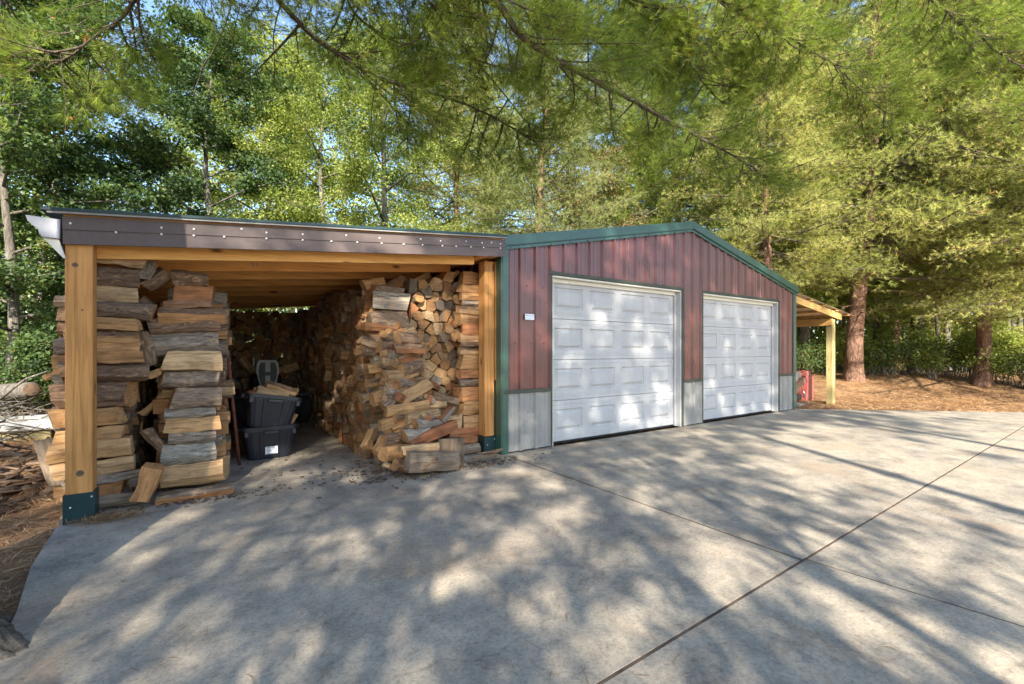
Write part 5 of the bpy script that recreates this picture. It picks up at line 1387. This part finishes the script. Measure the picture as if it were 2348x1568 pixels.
for px, dp, v, sc, mt, lab in (
 (20, 8.6, 1, 0.75, 'leaves_dark', 'dark leafy tree crowding the left edge beside the brush pile'),
 (118, 11.5, 1, 0.90, 'leaves_dark', 'dark maple rising behind the shed gutter'),
 (-160, 9.5, 1, 1.0, 'leaves_dark', 'dark tree mostly cut off by the left edge'),
 (345, 13.5, 2, 0.72, 'leaves_light', 'yellow-green tree behind the left third of the shed roof'),
 (470, 12.6, 1, 0.85, 'leaves_dark', 'green maple with broad leaves above the shed fascia'),
 (610, 14.5, 0, 0.95, 'leaves_light', 'fine-leaved tree above the middle of the shed roof'),
 (728, 13.5, 0, 0.90, 'leaves_light', 'tree with dark vertical trunk above the shed roof middle'),
 (880, 15.0, 2, 1.2, 'leaves_light', 'pale feathery tree above the right part of shed roof'),
 (1310, 17.0, 2, 1.05, 'leaves_rust', 'tree with dry brownish leaves behind the garage left slope'),
 (1460, 17.5, 0, 0.8, 'leaves_light', 'small leafy tree just left behind the garage peak'),
 (70, 15.5, 0, 1.0, 'leaves_dark', 'taller tree standing behind the dark one at left'),
 (470, 19.0, 0, 1.15, 'leaves_light', 'tall far tree glimpsed left of the shed middle'),
 (680, 20.0, 2, 1.4, 'leaves_light', 'far tree filling behind the dark vertical trunk'),
 (1120, 21.0, 0, 1.15, 'leaves_light', 'far leafy tree between the two light-green pines'),
 (1780, 22.0, 0, 0.9, 'leaves_dark', 'dark leafy tree in the woods behind the garage right corner'),
 (2180, 21.0, 0, 0.75, 'leaves_light', 'sunlit leafy tree between the right-hand pine trunks'),
 (2000, 26.0, 1, 0.9, 'leaves_dark', 'dark leafy tree deep behind the thickest pine'),
 (2330, 18.0, 2, 0.8, 'leaves_light', 'small leafy tree behind the shaggy pine at right edge'),
):
    put('broadleaf_tree', BROAD[v], TP, px, dp, lab, 'tree', gb if px < 1500 else 'leafy trees in the right-hand woods', None, sc, (None, mt))
gs = 'shrubs along the edge of the woods'
k = 0
sh = [(1990, 15.6), (2040, 15.2), (2090, 15.4), (2135, 14.8), (2180, 15.4), (2228, 14.6), (2290, 13.8), (2345, 13.4), (1905, 16.4), (1860, 17.0), (1835, 15.4), (2010, 17.5), (2110, 17.6), (2200, 17.4), (2320, 16.2), (1950, 18.2)]
side_words = ['beside the thickest pine on its right', 'second right of the thickest pine', 'third right of the thickest pine', 'before the dark leaning trunk', 'left of the leaning pine, in front', 'at the foot of the leaning pine', 'between the leaning and the shaggy pine', 'at the right edge before the shaggy pine',
              'just left of the thickest pine', 'seen below the lean-to beam', 'right above the red mower', 'in the second row behind the thickest pine', 'in the second row behind the dark trunk', 'in the second row near the leaning pine', 'in the second row at the right edge', 'in the second row left of the thickest pine']
for (px, dp), wd in zip(sh, side_words):
    v = k % 3; put('shrub', SHR[v], SP_, px, dp-0.5, f"{['low green', 'spreading yellowish', 'upright yellow-green'][v]} shrub {wd}", 'shrub', gs, None, R.uniform(0.95, 1.3), (None, 'leaves_light' if v != 1 else None)); k += 1
for px, dp, v, sc, lab in ((60, 10.2, 0, 1.3, 'dark shrub behind the cut log at left edge'), (-40, 9.2, 1, 1.3, 'low shrub left of the cut log, half out of view'), (110, 11.4, 2, 1.3, 'upright shrub just left of the first wood column'), (20, 12.0, 2, 1.5, 'tall shrub further back behind the step slab'),
                     (12, 8.0, 1, 1.0, 'leafy shrub in front of the pale tree trunk at left edge'), (70, 8.3, 2, 0.9, 'narrow shrub behind the step slab, right of the pale trunk'), (112, 8.8, 0, 0.95, 'bushy shrub just behind the outer face of first wood column'),
                     (130, 9.6, 2, 0.9, 'shrub pressed against the outer side of first wood column')):
    put('shrub', SHR[v], SP_, px, dp, lab, 'shrub', 'shrubs left of the wood shed', None, sc, (None, 'leaves_dark'))
# thin saplings between the big trunks
def sapling(seed):
    r = np.random.default_rng(seed); t, rr = trunk_tube(9.0, 0.06, r, (r.uniform(-.05, .05), r.uniform(-.05, .05)), n=7, flare=0.2, m=9); V, T = tube_arr(t, rr, 7); a = Acc(); a.add(V, T)
    c = Acc()
    for i in range(46):
        z = r.uniform(1.8, 9); o = np.array([np.interp(z, t[:, 2], t[:, 0]), np.interp(z, t[:, 2], t[:, 1]), z]); cc = o+r.normal(0, 0.5, 3)
        m = 45; V, T, C = leafs(cc+r.normal(0, 0.2, (m, 3)), r.normal(0, .6, (m, 3))+[0, 0, .7], 0.085, 0.6, np.clip(r.normal(0.55, .2, m), 0, 1)); c.add(V, T, 0, C)
    return a.mesh('trunk', ['grey_bark'], True), c.mesh('crown', ['leaves_light'])
SAP = [sapling(41), sapling(42)]
wl = ['just right of the thickest pine', 'left of the straight pine', 'right of the straight pine', 'beside the dark leaning trunk', 'right of the slender pine', 'left of the leaning pine', 'between leaning and shaggy pines', 'behind the lean-to post', 'behind the garage right corner', 'left of the thickest pine', 'far behind the dark leaning trunk', 'far behind the right-edge shrubs']
for i, px in enumerate((2012, 2035, 2070, 2112, 2155, 2215, 2310, 1925, 1875, 1940, 2085, 2340)):
    put('sapling', SAP[i % 2], TP, px, [17, 21, 23, 19.5, 17.5, 19, 17, 19, 21, 23, 27, 22][i], f'thin grey sapling trunk {wl[i]}', 'sapling', 'saplings in the right-hand woods', None, R.uniform(0.9, 1.25))

# far woods closing the view (a mass nobody could count)
def far_woods():
    a = Acc(); n = 200000
    px = NR.uniform(-900, 3300, n); d = NR.uniform(28, 42, n)
    hgt = 15+6*(0.5+0.5*np.sin(px*0.012))+3*np.sin(px*0.031+1)
    hgt = np.where(px < 360, hgt*0.5, hgt)
    z = 0.3+NR.random(n)**0.9*hgt; x = (px-CX)/FPX*d
    P = np.stack([CA*x+SA*d, -SA*x+CA*d, z], 1)
    cl = np.sin(P[:, 0]*1.3)*np.cos(P[:, 1]*1.1+P[:, 2]*0.9)+np.sin(P[:, 2]*1.7+P[:, 0]*0.7)
    k = cl > -0.35+0.5*NR.random(n)-0.25; P = P[k]
    V, T, C = leafs(P, NR.normal(0, .6, (len(P), 3))+np.array([-.1, -.3, .5]), 0.34, 0.65, np.clip(0.45+0.2*cl[k]+NR.normal(0, .15, len(P)), 0, 1)); a.add(V, T, 0, C)
    for i in range(260):
        px_ = R.uniform(-600, 3000); dd = R.uniform(26, 40); b = W(px_, dd, 0); h = R.uniform(6, 11)
        V, T = tube_arr([b, b+Vector((R.uniform(-.3, .3), 0, h/2)), b+Vector((R.uniform(-.5, .5), 0, h))], [R.uniform(.08, .2), .09, .03], 6); a.add(V, T, 1)
    o = link('far_woods', a.mesh('far_woods', ['leaves_light', 'grey_bark'])); tag(o, 'distant mixed woods closing off the view', 'woods', kind='stuff')
far_woods()
def undergrowth():
    a = Acc(); n = 60000
    px = np.concatenate([NR.uniform(1760, 2600, n*2//3), NR.uniform(-500, 1100, n//3)]); n = len(px); d = NR.uniform(18.5, 27, n); x = (px-CX)/FPX*d
    P = np.stack([CA*x+SA*d, -SA*x+CA*d, 0*d], 1); g0 = terrain(P[:, 0], P[:, 1])
    top = 1.6+1.6*np.sin(P[:, 0]*0.9+1)*np.cos(P[:, 1]*0.8)+0.9*np.sin(P[:, 0]*2.3+P[:, 1]*1.9)
    P[:, 2] = g0+np.maximum(0.5, top)*NR.random(n)**0.7
    cl = np.sin(P[:, 0]*3.1+P[:, 2]*2)*np.cos(P[:, 1]*2.7-P[:, 2]*2.4); k = cl > -0.5+0.4*NR.random(n); P = P[k]
    V, T, C = leafs(P, NR.normal(0, .6, (len(P), 3))+np.array([-.2, -.4, .6]), 0.15, 0.65, np.clip(0.5+0.25*cl[k]+NR.normal(0, .2, len(P)), 0, 1)); a.add(V, T, 0, C)
    o = link('undergrowth', a.mesh('undergrowth', ['leaves_light'])); tag(o, 'sunlit mass of undergrowth between the distant trunks', 'undergrowth', kind='stuff')
undergrowth()

# ------------------------------------------------------------------ the big pine beside the slab, its limbs hanging overhead
def near_pine():
    r = np.random.default_rng(77)
    base = Vector((-1.38, 2.78, -0.05)); root = empty('overhanging_pine', base, 'big pine at lower left whose root flare meets the slab and limbs hang overhead', 'tree')
    tk = Acc(); pts, rr = trunk_tube(16, 0.36, r, n=18, flare=0.6); V, T = tube_arr(pts, rr, 18); tk.add(V, T)
    for a, L in ((-0.17, 1.0), (0.35, 0.8), (0.9, 0.8), (-0.75, 0.85), (-1.5, 0.8), (2.2, 0.8), (3.6, 0.9)):
        d = np.array([math.cos(a), math.sin(a), 0]); s_ = np.array([-d[1], d[0], 0])
        t_ = np.linspace(0, 1, 30); rr_ = 0.22*(1-t_)**0.8+0.03
        q = d*(0.12+0.72*L*t_[:, None])+np.array([0, 0, 1])*(0.75*(1-t_[:, None])**2.2-0.02*t_[:, None])+s_*0.03*np.sin(t_[:, None]*5+a*3)
        rg = 0.13*np.sin(np.arange(32)*2*np.pi/32*9+a)+0.07*r.normal(size=32)
        rad = rr_[:, None]*(1+rg[None, :]*(0.6+0.4*np.sin(t_[:, None]*14+np.arange(32)[None, :]*0.7))+0.035*r.normal(size=(30, 32)))
        V, T = tube_arr(q, rad, 32); tk.add(V, T)
    o = link('trunk', tk.mesh('trunk', ['grey_bark'], True), root)
    cr = Acc(); lb = Acc()
    limbs = [  # pixel path with distances, radius at start, twig density
     ([(1050, -160, 4.0), (1200, 80, 4.5), (1330, 150, 5.0), (1430, 200, 5.4), (1600, 300, 6.2), (1720, 360, 6.8)], 0.055, 1.0),
     ([(560, -140, 3.6), (650, 5, 4.0), (745, 100, 4.4), (900, 190, 4.9), (1080, 240, 5.4), (1230, 330, 6.0)], 0.035, 0.9),
     ([(1060, -40, 5.2), (1240, 48, 5.6), (1380, 52, 6.0), (1500, 38, 6.4), (1700, 50, 7.0)], 0.035, 1.1),
     ([(340, -160, 3.6), (320, 0, 3.8), (260, 60, 4.0), (180, 120, 4.3), (90, 160, 4.6)], 0.022, 0.6),
     ([(880, -120, 4.0), (1000, 60, 4.6), (1110, 180, 5.2), (1190, 280, 5.6)], 0.025, 0.8),
     ([(1500, -120, 5.5), (1700, 30, 6.2), (1900, 140, 7.0), (2030, 260, 7.6)], 0.04, 1.1),
     ([(1950, -140, 6.0), (2120, 30, 6.6), (2260, 140, 7.0), (2400, 240, 7.4)], 0.04, 1.0),
     ([(760, -140, 4.4), (800, 20, 4.8), (900, 90, 5.4), (1010, 110, 6.0)], 0.022, 0.9),
     ([(1300, -150, 5.0), (1440, -10, 5.6), (1560, 110, 6.4), (1640, 210, 7.2)], 0.03, 1.1),
     ([(0, -60, 4.2), (70, 60, 4.6), (150, 170, 5.0), (230, 250, 5.6)], 0.02, 0.45),
     ([(540, -60, 5.4), (520, 40, 5.6), (470, 130, 6.0), (440, 210, 6.4)], 0.018, 0.5),
    ]
    b = np.array(base)
    trk = np.array([0.0, 0, 0])
    for path, r0, dens in limbs:
        A = np.array([Wp(*p) for p in path])-b
        st = np.array([0, 0, A[0, 2]+0.5*np.linalg.norm(A[0, :2])*0.4]); K = np.concatenate([[st], A])
        # resample
        s = np.concatenate([[0], np.cumsum(np.linalg.norm(np.diff(K, axis=0), axis=1))]); n = int(s[-1]/0.10)
        q = np.linspace(0, s[-1], n); C = np.stack([np.interp(q, s, K[:, i]) for i in range(3)], 1)
        for _ in range(4): C[1:-1] = (C[:-2]+2*C[1:-1]+C[2:])/4
        C += np.cumsum(r.normal(0, 0.006, C.shape), 0)
        V, T = tube_arr(C, 0.78*r0*(1.25-1.1*q/s[-1])+0.004, 8); lb.add(V, T, 0)
        tan = norm(np.gradient(C, axis=0)); P = []; D = []; tn = []
        if dens > 0.55:
          for i in range(int(n*0.12), n, 2):
            for sd in (-1, 1):
                if r.random() > 0.60*dens: continue
                f = q[i]/s[-1]; L = r.uniform(0.7, 1.6)*(1.15-0.55*f); sc = L/3.0
                P0, D0, SG = TPL[r.integers(0, 6)]
                az = math.atan2(tan[i, 1], tan[i, 0])+sd*r.uniform(0.35, 1.35); M = rotz(az) @ roty(r.uniform(-0.1, 0.55))
                fl_ = np.array([1, r.choice((-1, 1)), 1]); scv = np.array([sc, 0.25+sc*0.9, 0.9])*fl_
                kp = r.random(len(P0)) < 0.42
                Q = (P0[kp]*scv) @ M.T+C[i]; DD = (D0[kp]*fl_) @ M.T
                P.append(Q); D.append(DD); tn.append(np.clip(r.normal(0.50, 0.16)+r.normal(0, 0.2, len(Q)), 0.05, 0.95))
                for j, (sg, ra) in enumerate(SG):
                    if j and r.random() < 0.35: continue
                    V, T = tube_arr((sg*scv) @ M.T+C[i], ra*(0.45 if j else 0.38), 4, cap=False); lb.add(V, T, 0)
          P = np.concatenate(P); D = np.concatenate(D); tn = np.concatenate(tn)
          V, T, Cc = needles(P, norm(D), 12, 0.125, 0.0042, 0.42, 0.2, np.clip(tn+r.normal(0, .08, len(tn)), 0, 1)); cr.add(V, T, 0, Cc)
          P = []; D = []; tn = []
        i0 = int(n*0.18); step = 2
        for i in range(i0, n, step):
            if r.random() > dens*0.85: continue
            for sd in (-1, 1):
                if r.random() < 0.3: continue
                hz = np.cross(tan[i], [0, 0, 1]); hz /= np.linalg.norm(hz)+1e-6
                f = q[i]/s[-1]; L = r.uniform(0.35, 1.0)*(1.2-0.6*f)
                d = norm(tan[i]*r.uniform(0.3, 0.9)+hz*sd*r.uniform(0.5, 1.0)+np.array([0, 0, r.uniform(-0.45, 0.25)]))
                m = 7; t = np.linspace(0, 1, m)[:, None]
                tw = C[i]+d*L*t+np.array([0, 0, 1])*L*(-0.45*t*t+0.30*t**3)+hz*0.05*np.sin(t*5+r.uniform(0, 6))
                V, T = tube_arr(tw, np.linspace(0.007, 0.0022, m), 4, cap=False); lb.add(V, T, 0)
                base_t = np.clip(r.normal(0.4, 0.16), 0.05, 0.95)
                nsub = r.integers(3, 7)
                for k in range(nsub):
                    j = r.integers(1, m); d2 = norm(d+r.normal(0, 0.55, 3)+[0, 0, 0.1]); l2 = r.uniform(0.12, 0.38)
                    t2 = np.linspace(0, 1, 4)[:, None]; sb = tw[j]+d2*l2*t2+np.array([0, 0, 1])*l2*0.35*t2**2
                    V, T = tube_arr(sb, [0.0032, 0.0028, 0.0024, 0.002], 3, cap=False); lb.add(V, T, 0)
                    for u in (1.0, 0.7):
                        P.append(sb[0]*(1-u)+sb[-1]*u); D.append(d2+[0, 0, 0.4*u]); tn.append(base_t)
                P.append(tw[-1]); D.append(d); tn.append(base_t)
        V, T, Cc = needles(np.array(P), norm(np.array(D)), 34, 0.115, 0.0022, 0.55, 0.25, np.clip(np.array(tn)+r.normal(0, .08, len(tn)), 0, 1)); cr.add(V, T, 0, Cc)
    link('limbs', lb.mesh('limbs', ['twig_bark'], True), root)
    c = link('crown', cr.mesh('crown', ['needles_green']), root)
    print('near pine tris', len(c.data.polygons))
    return root
near_pine()

# ------------------------------------------------------------------ unseen leafy trees behind the photographer, shaped to dapple slab and wall
gsx = 'unseen leafy trees behind the photographer, shaped to shade slab and wall'
SHT = dict(size=0.09, leaf='leaves_dark', cr_=0.42, jump=1.5)  # small sparse leaf clusters, shaped for the sun patches they let through
BROAD.append(broad_tree(51, 12.3, 7.7, 2.6, nlimb=46, per=700, r0=0.13, **SHT))  # crown kept high so its shade falls on the wall, not the slab
BROAD.append(broad_tree(52, 9.0, 2.3, 2.5, nlimb=38, per=430, r0=0.12, **SHT))
for x, y, v, sc, rz, mt, lab in (
 (-3.0, -4.6, 4, 0.85, 0.4, 'leaves_dark', 'unseen leafy tree shading the left part of the slab from behind'),
 (-5.6, -7.6, 4, 1.15, 1.4, 'leaves_light', 'taller unseen leafy tree shading the slab from behind its left'),
 (-6.4, -4.0, 4, 0.95, 2.9, 'leaves_light', 'unseen leafy tree off to the left, shading the shed side'),
 (-2.9, -8.2, 3, 1.0, 2.2, 'leaves_dark', 'unseen high-crowned tree shading the garage wall, leftmost of three'),
 (0.2, -8.4, 3, 1.0, 0.6, 'leaves_dark', 'unseen high-crowned tree shading the garage wall, middle of three'),
 (3.1, -8.7, 3, 1.0, 4.0, 'leaves_dark', 'unseen high-crowned tree shading the garage wall, rightmost of three'),
 (-0.6, -5.4, 4, 0.80, 5.0, 'leaves_dark', 'small unseen leafy tree dappling the slab, before the high-crowned ones'),
):
    put('broadleaf_tree', BROAD[v], TP, 0, 0, lab, 'tree', gsx, rz, sc, (None, mt), xy=(x, y))
tot = sum(len(m.polygons) for m in bpy.data.meshes); print('TOTAL FACES', tot)
